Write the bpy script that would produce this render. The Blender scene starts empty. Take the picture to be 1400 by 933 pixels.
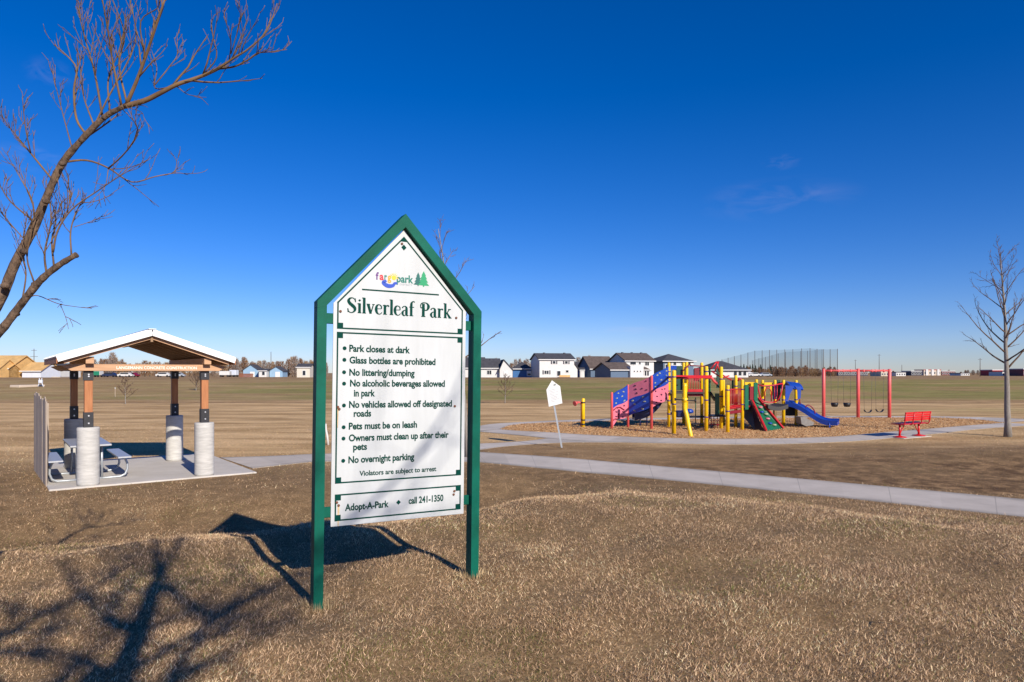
import bpy, math, random
import numpy as np
from mathutils import Vector, Matrix, Quaternion

R = math.radians
scn = bpy.context.scene
COL = scn.collection

# ------------------------------------------------------------------ camera
EYE, FPX, CX, HY = 2.25, 933.0, 700.0, 510.0      # eye height over the flat park, focal length etc. in photo pixels
cd = bpy.data.cameras.new('Camera')
cam = bpy.data.objects.new('Camera', cd)
COL.objects.link(cam)
cam.location = (0, 0, EYE)
cam.rotation_euler = (R(90), 0, 0)
cd.sensor_width = 36.0
cd.lens = FPX * 36.0 / 1400.0
cd.shift_y = (HY - 466.5) / 1400.0
cd.clip_start = 0.05
cd.clip_end = 12000
scn.camera = cam

# ------------------------------------------------------------------ light and air
SUN_EL, SUN_AZ = R(28), R(147)                    # azimuth clockwise from +Y: sun behind the camera, to the right
TO_SUN = Vector((math.sin(SUN_AZ) * math.cos(SUN_EL), math.cos(SUN_AZ) * math.cos(SUN_EL), math.sin(SUN_EL)))
world = bpy.data.worlds.new('World')
scn.world = world
world.use_nodes = True
wn, wl = world.node_tree.nodes, world.node_tree.links
wn.clear()
wout = wn.new('ShaderNodeOutputWorld')
wbg = wn.new('ShaderNodeBackground')
wbg.inputs['Strength'].default_value = 0.095
sky = wn.new('ShaderNodeTexSky')
sky.sky_type = 'NISHITA'
sky.sun_disc = False
sky.sun_elevation = SUN_EL
sky.sun_rotation = SUN_AZ
sky.altitude = 0
sky.air_density = 0.85
sky.dust_density = 0.1
sky.ozone_density = 3.0
hs = wn.new('ShaderNodeHueSaturation')
hs.inputs['Saturation'].default_value = 1.42
hs.inputs['Hue'].default_value = 0.5
gm = wn.new('ShaderNodeGamma')
gm.inputs['Gamma'].default_value = 1.0
wl.new(sky.outputs[0], hs.inputs['Color'])
# thin cirrus wisps high in the blue
tc = wn.new('ShaderNodeTexCoord')
def wisp(cx, cz, sx, sz, seed, rot):
    mp = wn.new('ShaderNodeMapping'); mp.vector_type = 'POINT'
    d = Vector(((cx - CX) / FPX, 1.0, (HY - cz) / FPX)).normalized()
    az = math.atan2(d.x, d.y); el = math.asin(d.z)
    # direction relative to the wisp's own centre
    sub = wn.new('ShaderNodeVectorMath'); sub.operation = 'SUBTRACT'
    sub.inputs[1].default_value = d
    wl.new(tc.outputs['Generated'], sub.inputs[0])
    mp.inputs['Rotation'].default_value = (0, rot, az)
    mp.inputs['Scale'].default_value = (1 / sx, 1 / sx, 1 / sz)
    wl.new(sub.outputs[0], mp.inputs['Vector'])
    ln = wn.new('ShaderNodeVectorMath'); ln.operation = 'LENGTH'
    wl.new(mp.outputs[0], ln.inputs[0])
    mr = wn.new('ShaderNodeMapRange'); mr.interpolation_type = 'SMOOTHSTEP'
    mr.inputs['From Min'].default_value = 1.0; mr.inputs['From Max'].default_value = 0.0
    wl.new(ln.outputs['Value'], mr.inputs['Value'])
    nz = wn.new('ShaderNodeTexNoise'); nz.inputs['Scale'].default_value = 1.6
    nz.inputs['Detail'].default_value = 6; nz.inputs['Distortion'].default_value = 0.6
    ad = wn.new('ShaderNodeVectorMath'); ad.operation = 'ADD'; ad.inputs[1].default_value = (seed, seed * 2, 0)
    wl.new(mp.outputs[0], ad.inputs[0]); wl.new(ad.outputs[0], nz.inputs['Vector'])
    mr2 = wn.new('ShaderNodeMapRange'); mr2.inputs['From Min'].default_value = 0.42; mr2.inputs['From Max'].default_value = 0.75
    wl.new(nz.outputs['Fac'], mr2.inputs['Value'])
    mu = wn.new('ShaderNodeMath'); mu.operation = 'MULTIPLY'
    wl.new(mr.outputs[0], mu.inputs[0]); wl.new(mr2.outputs[0], mu.inputs[1])
    return mu
prev = hs.outputs[0]
for (cx, cz, sx, sz, sd, rot, k) in ((1062, 272, .12, .032, 3.1, -.25, .15), (862, 452, .075, .009, 7.7, .05, .15), (66, 100, .03, .02, 1.3, 0, .10),
                                 (1070, 222, .03, .012, 9.3, -.3, .09), (40, 215, .05, .02, 5.3, -.3, .12)):
    w = wisp(cx, cz, sx, sz, sd, rot)
    kk = wn.new('ShaderNodeMath'); kk.operation = 'MULTIPLY'; kk.inputs[1].default_value = k
    wl.new(w.outputs[0], kk.inputs[0])
    mx = wn.new('ShaderNodeMix'); mx.data_type = 'RGBA'
    wl.new(kk.outputs[0], mx.inputs['Factor']); wl.new(prev, mx.inputs['A'])
    mx.inputs['B'].default_value = (9.5, 7.8, 6.2, 1)
    prev = mx.outputs['Result']
wl.new(prev, gm.inputs['Color'])
tn = wn.new('ShaderNodeMix'); tn.data_type = 'RGBA'; tn.blend_type = 'MULTIPLY'; tn.inputs['Factor'].default_value = 1.0
wl.new(gm.outputs[0], tn.inputs['A']); tn.inputs['B'].default_value = (.70, .735, 1.10, 1)      # the deep clear blue of a polarised spring sky
wl.new(tn.outputs['Result'], wbg.inputs['Color'])
wl.new(wbg.outputs[0], wout.inputs['Surface'])

sl = bpy.data.lights.new('Sun', 'SUN')
sl.energy = 5.0
sl.angle = R(0.53)
sl.color = (1.0, 0.91, 0.785)
sun = bpy.data.objects.new('Sun', sl)
COL.objects.link(sun)
sun.rotation_euler = TO_SUN.to_track_quat('Z', 'Y').to_euler()
sun.location = (30, -40, 40)

vs = scn.view_settings
vs.view_transform = 'Standard'
vs.look = 'None'
vs.exposure = 0.23
vs.gamma = 1.0
scn.render.film_transparent = False
scn.cycles.max_bounces = 6
scn.cycles.transparent_max_bounces = 12

# ------------------------------------------------------------------ small maths
def P(px, py, Y):
    """A point at depth Y that stands at photo pixel (px, py)."""
    return Vector(((px - CX) / FPX * Y, Y, EYE - (py - HY) / FPX * Y))
def G(px, py, z=0.0):
    """The point of the level z that stands at photo pixel (px, py)."""
    Y = (EYE - z) * FPX / (py - HY)
    return Vector(((px - CX) / FPX * Y, Y, z))
def smooth(t):
    t = np.clip(t, 0, 1)
    return t * t * (3 - 2 * t)

_gx = np.array([-14, -9, -6, -4.5, -2, 0, 2, 4, 8, 14.0])
_gy = np.array([6.2, 7.0, 7.9, 8.5, 9.5, 10.6, 11.2, 10.1, 7.5, 4.0])
def mound_edge(x):
    return np.interp(x, _gx, _gy) + .16 * np.sin(1.9 * x + .5) + .10 * np.sin(4.3 * x)
def height(x, y):
    x = np.asarray(x, float); y = np.asarray(y, float)
    s = y - mound_edge(x)
    z = 0.40 * (1 - smooth((s + 1.7) / (3.2 + 1.5 * smooth((x + 1.5) / 3))))
    z = z - 0.27 * np.exp(-((s - 2.5) / 1.5) ** 2) * smooth((2.5 - x) / 3)
    z = z + 0.30 * np.exp(-((x - 15) / 4.2) ** 2 - ((y - 17.5) / 2.0) ** 2)
    near = 1 - smooth((y - 8) / 4)
    z = z + near * 0.022 * (np.sin(2.1 * x + 1.3 * y) + np.sin(3.7 * y - 1.1 * x + 2) * .7 + np.sin(5.3 * x - 2.9 * y + 1) * .45)
    z = z + 0.02 * np.sin(.33 * x + 1) * np.sin(.27 * y) * smooth((y - 36) / 8)
    z = z - 0.10 * np.exp(-((y - 53) / 1.3) ** 2)
    z = z + 1.40 * smooth((y - 53 + 1.5 * np.sin(x * .05)) / 62) - 0.5 * smooth((y - 122) / 55) - 0.9 * smooth((y - 230) / 160)
    return z
def hz(x, y):
    return float(height(x, y))

# ------------------------------------------------------------------ objects and tags
def tag(o, label=None, cat=None, group=None, kind=None):
    if label: o['label'] = label
    if cat: o['category'] = cat
    if group: o['group'] = group
    if kind: o['kind'] = kind
    return o
def thing(name, label, cat, loc=(0, 0, 0), rz=0.0, group=None):
    o = bpy.data.objects.new(name, None)
    o.empty_display_size = .2
    COL.objects.link(o)
    o.location = loc
    o.rotation_euler = (0, 0, rz)
    return tag(o, label, cat, group)
def copy_tree(o, parent=None):
    c = o.copy(); COL.objects.link(c)
    if parent is not None: c.parent = parent
    for ch in list(o.children):
        copy_tree(ch, c)
    return c

class MB:
    """collects shapes, then links them as ONE mesh object"""
    def __init__(self):
        self.v = []; self.f = []; self.m = []; self.s = []; self.mi = 0; self.sm = False
    def add(self, vs, fs):
        b = len(self.v)
        self.v += [tuple(p) for p in vs]
        for f in fs:
            self.f.append(tuple(b + i for i in f)); self.m.append(self.mi); self.s.append(self.sm)
        return self
    def box(self, c, size, rz=0.0, M=None, bev=0.0):
        sx, sy, sz = (k / 2 for k in size)
        if bev > 0:
            b = min(bev, sx * .45, sy * .45, sz * .45)
            vs = []
            for dx, dy, dz in ((-1,-1,-1),(1,-1,-1),(1,1,-1),(-1,1,-1),(-1,-1,1),(1,-1,1),(1,1,1),(-1,1,1)):
                vs += [(dx*(sx-b), dy*(sy-b), dz*sz), (dx*(sx-b), dy*sy, dz*(sz-b)), (dx*sx, dy*(sy-b), dz*(sz-b))]
            c8 = lambda i, k: i * 3 + k
            fs = [(c8(3,0),c8(2,0),c8(1,0),c8(0,0)), (c8(4,0),c8(5,0),c8(6,0),c8(7,0)),
                  (c8(0,1),c8(1,1),c8(5,1),c8(4,1)), (c8(2,1),c8(3,1),c8(7,1),c8(6,1)),
                  (c8(1,2),c8(2,2),c8(6,2),c8(5,2)), (c8(3,2),c8(0,2),c8(4,2),c8(7,2))]
            for (i, j, k) in ((0,1,0),(2,3,0),(4,5,1),(6,7,1)):
                pass
            E = [(0,1),(1,2),(2,3),(3,0),(4,5),(5,6),(6,7),(7,4),(0,4),(1,5),(2,6),(3,7)]
            for a, d in E:
                ax = [k for k in range(3) if ((vs[a*3][k] > 0) != (vs[d*3][k] > 0))][0]
                o = [k for k in range(3) if k != ax]
                # vertex index by which axis is full: 0->z, 1->y, 2->x
                full = {2: 0, 1: 1, 0: 2}
                fs.append((c8(a, full[o[0]]), c8(a, full[o[1]]), c8(d, full[o[1]]), c8(d, full[o[0]])))
            for i in range(8):
                fs.append((c8(i,0), c8(i,1), c8(i,2)))
        else:
            vs = [(-sx,-sy,-sz),(sx,-sy,-sz),(sx,sy,-sz),(-sx,sy,-sz),(-sx,-sy,sz),(sx,-sy,sz),(sx,sy,sz),(-sx,sy,sz)]
            fs = [(3,2,1,0),(4,5,6,7),(0,1,5,4),(1,2,6,5),(2,3,7,6),(3,0,4,7)]
        mat = M if M is not None else Matrix.Rotation(rz, 3, 'Z')
        c = Vector(c)
        return self.add([mat @ Vector(p) + c for p in vs], fs)
    def bar(self, a, b, w, h, up=(0, 0, 1), bev=0.0):
        """a square bar from a to b: w across, h along 'up'"""
        a = Vector(a); b = Vector(b); d = b - a; L = d.length
        x = d.normalized(); u = Vector(up)
        y = u.cross(x)
        if y.length < 1e-4: y = Vector((0, 1, 0)).cross(x)
        if y.length < 1e-4: y = Vector((1, 0, 0)).cross(x)
        y.normalize(); z = x.cross(y)
        M = Matrix((x, y, z)).transposed()
        return self.box((a + b) / 2, (L, w, h), M=M, bev=bev)
    def tube(self, pts, rad, n=8, cap=True, smooth=True):
        pts = [Vector(p) for p in pts]
        if not isinstance(rad, (list, tuple)): rad = [rad] * len(pts)
        vs = []; fs = []
        t0 = (pts[1] - pts[0]).normalized()
        ref = Vector((0, 0, 1)) if abs(t0.z) < .9 else Vector((1, 0, 0))
        u = t0.cross(ref).normalized()
        for i, p in enumerate(pts):
            a = pts[max(i - 1, 0)]; b = pts[min(i + 1, len(pts) - 1)]
            t = (b - a).normalized()
            u = (u - t * u.dot(t))
            if u.length < 1e-6: u = t.orthogonal()
            u.normalize(); w = t.cross(u)
            for k in range(n):
                an = 2 * math.pi * k / n
                vs.append(p + (u * math.cos(an) + w * math.sin(an)) * rad[i])
        for i in range(len(pts) - 1):
            for k in range(n):
                k2 = (k + 1) % n
                fs.append((i*n+k, i*n+k2, (i+1)*n+k2, (i+1)*n+k))
        sm = self.sm; self.sm = smooth
        b0 = len(self.v)
        self.add(vs, fs)
        self.sm = False
        if cap:
            self.f.append(tuple(b0 + k for k in reversed(range(n)))); self.m.append(self.mi); self.s.append(False)
            e = b0 + (len(pts) - 1) * n
            self.f.append(tuple(e + k for k in range(n))); self.m.append(self.mi); self.s.append(False)
        self.sm = sm
        return self
    def lathe(self, c, prof, n=20, smooth=True):
        c = Vector(c); vs = []; fs = []
        for (r, z) in prof:
            for k in range(n):
                a = 2 * math.pi * k / n
                vs.append(c + Vector((r * math.cos(a), r * math.sin(a), z)))
        m = len(prof)
        for i in range(m - 1):
            for k in range(n):
                k2 = (k + 1) % n
                fs.append((i*n+k, i*n+k2, (i+1)*n+k2, (i+1)*n+k))
        sm = self.sm; self.sm = smooth
        b0 = len(self.v); self.add(vs, fs); self.sm = False
        self.f.append(tuple(b0 + k for k in reversed(range(n)))); self.m.append(self.mi); self.s.append(False)
        e = b0 + (m - 1) * n
        self.f.append(tuple(e + k for k in range(n))); self.m.append(self.mi); self.s.append(False)
        self.sm = sm
        return self
    def prism(self, poly, d, M=None, o=(0, 0, 0)):
        """2-D outline (counter-clockwise) in the local x-z plane, thickness d along +y (front face at y=0)"""
        n = len(poly); o = Vector(o)
        M = M or Matrix.Identity(3)
        vs = [M @ Vector((x, 0, z)) + o for x, z in poly] + [M @ Vector((x, d, z)) + o for x, z in poly]
        fs = [tuple(range(n)), tuple(reversed(range(n, 2 * n)))]
        for i in range(n):
            j = (i + 1) % n
            fs.append((j, i, n + i, n + j))
        return self.add(vs, fs)
    def build(self, name, mats, parent=None, origin=(0, 0, 0)):
        me = bpy.data.meshes.new(name)
        if any(origin):
            ox, oy, oz = origin
            vv = [(a - ox, b - oy, c - oz) for a, b, c in self.v]
        else:
            vv = self.v
        me.from_pydata(vv, [], self.f)
        if not isinstance(mats, (list, tuple)): mats = [mats]
        for m in mats: me.materials.append(m)
        me.polygons.foreach_set('material_index', self.m)
        me.polygons.foreach_set('use_smooth', self.s)
        me.update()
        o = bpy.data.objects.new(name, me)
        COL.objects.link(o)
        if parent is not None: o.parent = parent
        return o

# ------------------------------------------------------------------ materials
def mat(name, col, rough=.6, var=.0, scale=8.0, col2=None, bump=.0, bscale=None, metal=0.0, spec=.5, stretch=(1, 1, 1), detail=5, coat=0.0):
    m = bpy.data.materials.new(name); m.use_nodes = True
    nt = m.node_tree; N = nt.nodes; L = nt.links
    b = N['Principled BSDF']
    b.inputs['Roughness'].default_value = rough
    b.inputs['Metallic'].default_value = metal
    b.inputs['Specular IOR Level'].default_value = spec
    if coat: b.inputs['Coat Weight'].default_value = coat
    c = (*col, 1)
    b.inputs['Base Color'].default_value = c
    if var > 0 or col2 or bump > 0:
        t = N.new('ShaderNodeTexCoord'); mp = N.new('ShaderNodeMapping')
        mp.inputs['Scale'].default_value = stretch
        L.new(t.outputs['Object'], mp.inputs['Vector'])
        nz = N.new('ShaderNodeTexNoise'); nz.inputs['Scale'].default_value = scale; nz.inputs['Detail'].default_value = detail
        nz.inputs['Roughness'].default_value = .65
        L.new(mp.outputs[0], nz.inputs['Vector'])
        mx = N.new('ShaderNodeMix'); mx.data_type = 'RGBA'
        if col2 is None:
            lo = tuple(max(0, k * (1 - var)) for k in col); hi = tuple(min(1, k * (1 + var)) for k in col)
        else:
            lo, hi = col, col2
        mx.inputs['A'].default_value = (*lo, 1); mx.inputs['B'].default_value = (*hi, 1)
        mr = N.new('ShaderNodeMapRange'); mr.inputs['From Min'].default_value = .3; mr.inputs['From Max'].default_value = .7
        L.new(nz.outputs['Fac'], mr.inputs['Value']); L.new(mr.outputs[0], mx.inputs['Factor'])
        L.new(mx.outputs['Result'], b.inputs['Base Color'])
        if bump > 0:
            nb = nz
            if bscale:
                nb = N.new('ShaderNodeTexNoise'); nb.inputs['Scale'].default_value = bscale; nb.inputs['Detail'].default_value = 4
                L.new(mp.outputs[0], nb.inputs['Vector'])
            bp = N.new('ShaderNodeBump'); bp.inputs['Strength'].default_value = bump; bp.inputs['Distance'].default_value = .02
            L.new(nb.outputs['Fac'], bp.inputs['Height']); L.new(bp.outputs[0], b.inputs['Normal'])
    return m

M_green = mat('green_paint', (.0004, .070, .044), .55, .0, 3.0, col2=(.001, .125, .082), bump=.06, bscale=90, spec=.18)
M_green2 = mat('green_paint_dull', (.006, .085, .05), .45, .2, 8)
M_ink = mat('green_ink', (.0005, .048, .036), .6, .12, 30, spec=.08)
M_signwhite = mat('sign_white', (.575, .60, .605), .42, 0, 3, col2=(.49, .51, .505), stretch=(1.6, 1, .3))
M_rust = mat('rusty_bolt', (.16, .06, .03), .7, .5, 60)
M_ruststain = mat('rust_stain', (.55, .40, .22), .6, .2, 40)
M_concrete = mat('concrete', (.52, .50, .47), .85, 0, 2.2, col2=(.64, .62, .585), bump=.10, bscale=60)
M_slab = mat('slab_concrete', (.47, .435, .385), .88, 0, 1.3, col2=(.58, .54, .485), bump=.08, bscale=40)
M_wood = mat('cedar', (.32, .115, .04), .7, 0, 5, col2=(.48, .20, .08), stretch=(6, 6, .5), bump=.1)
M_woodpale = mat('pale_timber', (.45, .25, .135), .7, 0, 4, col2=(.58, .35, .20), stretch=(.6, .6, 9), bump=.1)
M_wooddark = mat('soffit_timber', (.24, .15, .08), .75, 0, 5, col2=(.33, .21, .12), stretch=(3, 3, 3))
M_steelblack = mat('black_steel', (.018, .018, .022), .5, .3, 20)
M_bolt = mat('zinc_bolt', (.6, .6, .62), .4, metal=.8)
M_roofwhite = mat('white_metal_roof', (.80, .80, .78), .4, .04, 4)
M_weathered = mat('weathered_board', (.29, .23, .185), .9, 0, 6, col2=(.45, .375, .31), stretch=(9, 9, .6), bump=.35)
M_alu = mat('aluminium', (.55, .57, .60), .42, .08, 30, metal=.55)
M_galv = mat('galvanised', (.42, .45, .48), .45, .15, 40, metal=.5)
M_letterpaint = mat('pale_routed_letters', (.90, .85, .76), .7)
M_bark = mat('bark', (.04, .025, .017), .9, 0, 16, col2=(.21, .135, .085), stretch=(1.5, 1.5, .7), bump=1.0, bscale=28)
M_twig = mat('twig_bark', (.07, .038, .02), .85, 0, 5, col2=(.25, .15, .07))
M_barkgrey = mat('grey_bark', (.17, .15, .13), .9, 0, 12, col2=(.30, .27, .235), stretch=(3, 3, .6), bump=.4, bscale=40)
M_twigred = mat('reddish_twig', (.09, .055, .035), .9, 0, 6, col2=(.17, .11, .075))
# ------------------------------------------------------------------ ground
def axis(segs):
    out = [segs[0][0]]
    for a, b, step, grow in segs:
        x = a; st = step
        while x < b - 1e-6:
            x = min(x + st, b); st *= grow
            out.append(x)
    return np.array(out)
ys = axis([(-40, -4, 4, 1.0), (-4, 3, .5, 1.0), (3, 14, .22, 1.0), (14, 30, .4, 1.0), (30, 62, .6, 1.02), (62, 140, 2.0, 1.02), (140, 6500, 5, 1.12)])
xp = axis([(0, 15, .25, 1.0), (15, 30, .4, 1.0), (30, 110, .8, 1.05), (110, 5000, 6, 1.2)])
xs = np.concatenate([-xp[::-1][:-1], xp])
X, Yg = np.meshgrid(xs, ys)
Z = height(X, Yg)
nx, ny = len(xs), len(ys)
verts = np.stack([X.ravel(), Yg.ravel(), Z.ravel()], 1)
idx = np.arange(nx * ny).reshape(ny, nx)
quads = np.stack([idx[:-1, :-1].ravel(), idx[:-1, 1:].ravel(), idx[1:, 1:].ravel(), idx[1:, :-1].ravel()], 1)
def fast_mesh(name, v, f, smooth=True):
    me = bpy.data.meshes.new(name)
    k = f.shape[1]
    me.vertices.add(len(v)); me.vertices.foreach_set('co', np.ascontiguousarray(v, np.float32).ravel())
    me.loops.add(f.size); me.loops.foreach_set('vertex_index', np.ascontiguousarray(f, np.int32).ravel())
    me.polygons.add(len(f))
    me.polygons.foreach_set('loop_start', np.arange(0, f.size, k, dtype=np.int32))
    me.polygons.foreach_set('loop_total', np.full(len(f), k, np.int32))
    me.polygons.foreach_set('use_smooth', np.full(len(f), smooth, bool))
    me.update(calc_edges=True)
    return me

# where the turf is bare brown thatch / still green (real differences of the ground cover)
def soil_mask(x, y):
    s = y - mound_edge(x)
    a = smooth((s + .3) / 1.2) * (1 - smooth((y - 15.5 - .22 * np.clip(x, -9, 0)) / 3.0)) * smooth((3.2 - x) / 2.5) * .30
    # strip between the walk and the playground loop
    c = (18.3 - .62 * (x + 1))           # centre of the walk
    b = smooth((y - c - .3) / .8) * (1 - smooth((y - 20.0) / 3.5)) * smooth((x + 3) / 2)
    d = smooth((y - c - .3) / .8) * (1 - smooth((y - c - 3.5) / 2.5)) * smooth((x - 3) / 3) * .9
    e = .7 * np.exp(-((y - (c - 1.8)) / .8) ** 2) * smooth((x + 3) / 1.5) * (1 - smooth((x - 2.5) / 2))
    toe = .8 * np.exp(-((y - 53) / .8) ** 2)
    crest = .50 * smooth((y - 92) / 16)
    return np.clip(np.maximum.reduce([a, b * .8 + d, e, toe * np.ones_like(x), crest * np.ones_like(x)]), 0, 1)
def green_mask(x, y):
    a = smooth((y - 54.5) / 5) * (1 - smooth((y - 88) / 24)) * (.25 + .6 * smooth((x + 45) / 35))
    b = .28 * np.exp(-((y - 41) / 4.0) ** 2) * smooth((x - 18) / 14)
    return np.clip(a + b, 0, 1)
gme = fast_mesh('ground', verts, quads)
ca = gme.attributes.new('cover', 'FLOAT_COLOR', 'POINT')
sm_, gr_ = soil_mask(X, Yg).ravel(), green_mask(X, Yg).ravel()
field = (smooth((Yg - 15) / 5) * (1 - .5 * smooth((Yg - 50) / 5))).ravel()
ca.data.foreach_set('color', np.stack([sm_, gr_, field, np.ones_like(sm_)], 1).astype(np.float32).ravel())

mg = bpy.data.materials.new('dry_turf'); mg.use_nodes = True
N, L = mg.node_tree.nodes, mg.node_tree.links
bs = N['Principled BSDF']; bs.inputs['Roughness'].default_value = .95; bs.inputs['Specular IOR Level'].default_value = .1
tcg = N.new('ShaderNodeTexCoord')
att = N.new('ShaderNodeAttribute'); att.attribute_name = 'cover'
sep = N.new('ShaderNodeSeparateColor'); L.new(att.outputs['Color'], sep.inputs[0])
def nz(scale, detail=4, rough=.6, st=(1, 1, 1)):
    mp = N.new('ShaderNodeMapping'); mp.inputs['Scale'].default_value = st
    L.new(tcg.outputs['Object'], mp.inputs[0])
    n = N.new('ShaderNodeTexNoise'); n.inputs['Scale'].default_value = scale; n.inputs['Detail'].default_value = detail
    n.inputs['Roughness'].default_value = rough
    L.new(mp.outputs[0], n.inputs['Vector']); return n.outputs['Fac']
def rng(v, a, b, c=0.0, d=1.0):
    m = N.new('ShaderNodeMapRange'); m.inputs['From Min'].default_value = a; m.inputs['From Max'].default_value = b
    m.inputs['To Min'].default_value = c; m.inputs['To Max'].default_value = d
    L.new(v, m.inputs['Value']); return m.outputs[0]
def mixc(f, a, b):
    m = N.new('ShaderNodeMix'); m.data_type = 'RGBA'
    if hasattr(f, 'node'): L.new(f, m.inputs['Factor'])
    else: m.inputs['Factor'].default_value = f
    for s, k in ((a, 'A'), (b, 'B')):
        if hasattr(s, 'node'): L.new(s, m.inputs[k])
        else: m.inputs[k].default_value = (*s, 1)
    return m.outputs['Result']
def mth(op, a, b):
    m = N.new('ShaderNodeMath'); m.operation = op
    for i, s in enumerate((a, b)):
        if hasattr(s, 'node'): L.new(s, m.inputs[i])
        else: m.inputs[i].default_value = s
    return m.outputs[0]
n_big = nz(.35, 5, .6); n_mid = nz(2.3, 5, .65); n_fine = nz(38, 4, .7); n_band = nz(.55, 6, .62, (.28, 1, 1))
straw = mixc(rng(n_mid, .3, .7), (.25, .162, .08), (.38, .258, .135))
straw = mixc(rng(n_fine, .35, .75), straw, (.13, .08, .038))
fieldc = mixc(rng(n_band, .40, .60), (.40, .255, .115), (.68, .46, .235))
fieldc = mixc(rng(n_fine, .4, .8, 0, .5), fieldc, (.28, .18, .09))
base = mixc(sep.outputs[2], straw, fieldc)
soil = mixc(rng(n_mid, .40, .62), (.105, .06, .03), (.36, .225, .11))
soil = mixc(rng(n_fine, .45, .7, 0, .6), soil, (.075, .048, .032))
fs_ = mth('MULTIPLY', sep.outputs[0], rng(n_big, .25, .6, .45, 1.25))
fs_ = mth('MINIMUM', mth('ADD', fs_, mth('MULTIPLY', sep.outputs[0], rng(n_mid, .4, .7, -.35, .3))), 1.0)
fs_ = mth('MAXIMUM', fs_, 0.0)
c1 = mixc(fs_, base, soil)
greenc = mixc(rng(n_band, .35, .65), (.125, .14, .028), (.33, .27, .10))
gf = mth('MAXIMUM', mth('MINIMUM', mth('MULTIPLY', mth('MULTIPLY', sep.outputs[1], rng(n_band, .38, .60, .35, 1.5)), rng(nz(.11, 4, .6, (.5, 1, 1)), .40, .60, .35, 1.7)), 1.0), 0.0)
c2 = mixc(gf, c1, greenc)
def scale_col(c, f):
    m = N.new('ShaderNodeVectorMath'); m.operation = 'SCALE'; L.new(c, m.inputs[0]); L.new(f, m.inputs['Scale']); return m.outputs[0]
c2 = scale_col(c2, mth('MULTIPLY', rng(nz(13, 6, .78), .30, .70, .72, 1.30), rng(nz(1.1, 6, .7), .3, .7, .90, 1.12)))
L.new(c2, bs.inputs['Base Color'])
bpn = N.new('ShaderNodeBump'); bpn.inputs['Strength'].default_value = .45; bpn.inputs['Distance'].default_value = .03
hsum = mth('ADD', nz(55, 3, .7), mth('MULTIPLY', nz(9, 3), 1.6))
L.new(hsum, bpn.inputs['Height']); L.new(bpn.outputs[0], bs.inputs['Normal'])
gme.materials.append(mg)
ground = bpy.data.objects.new('ground', gme); COL.objects.link(ground)
tag(ground, 'flat dry brown park lawn rising to a low mound and a grassy bank', None, None, 'structure')

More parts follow.
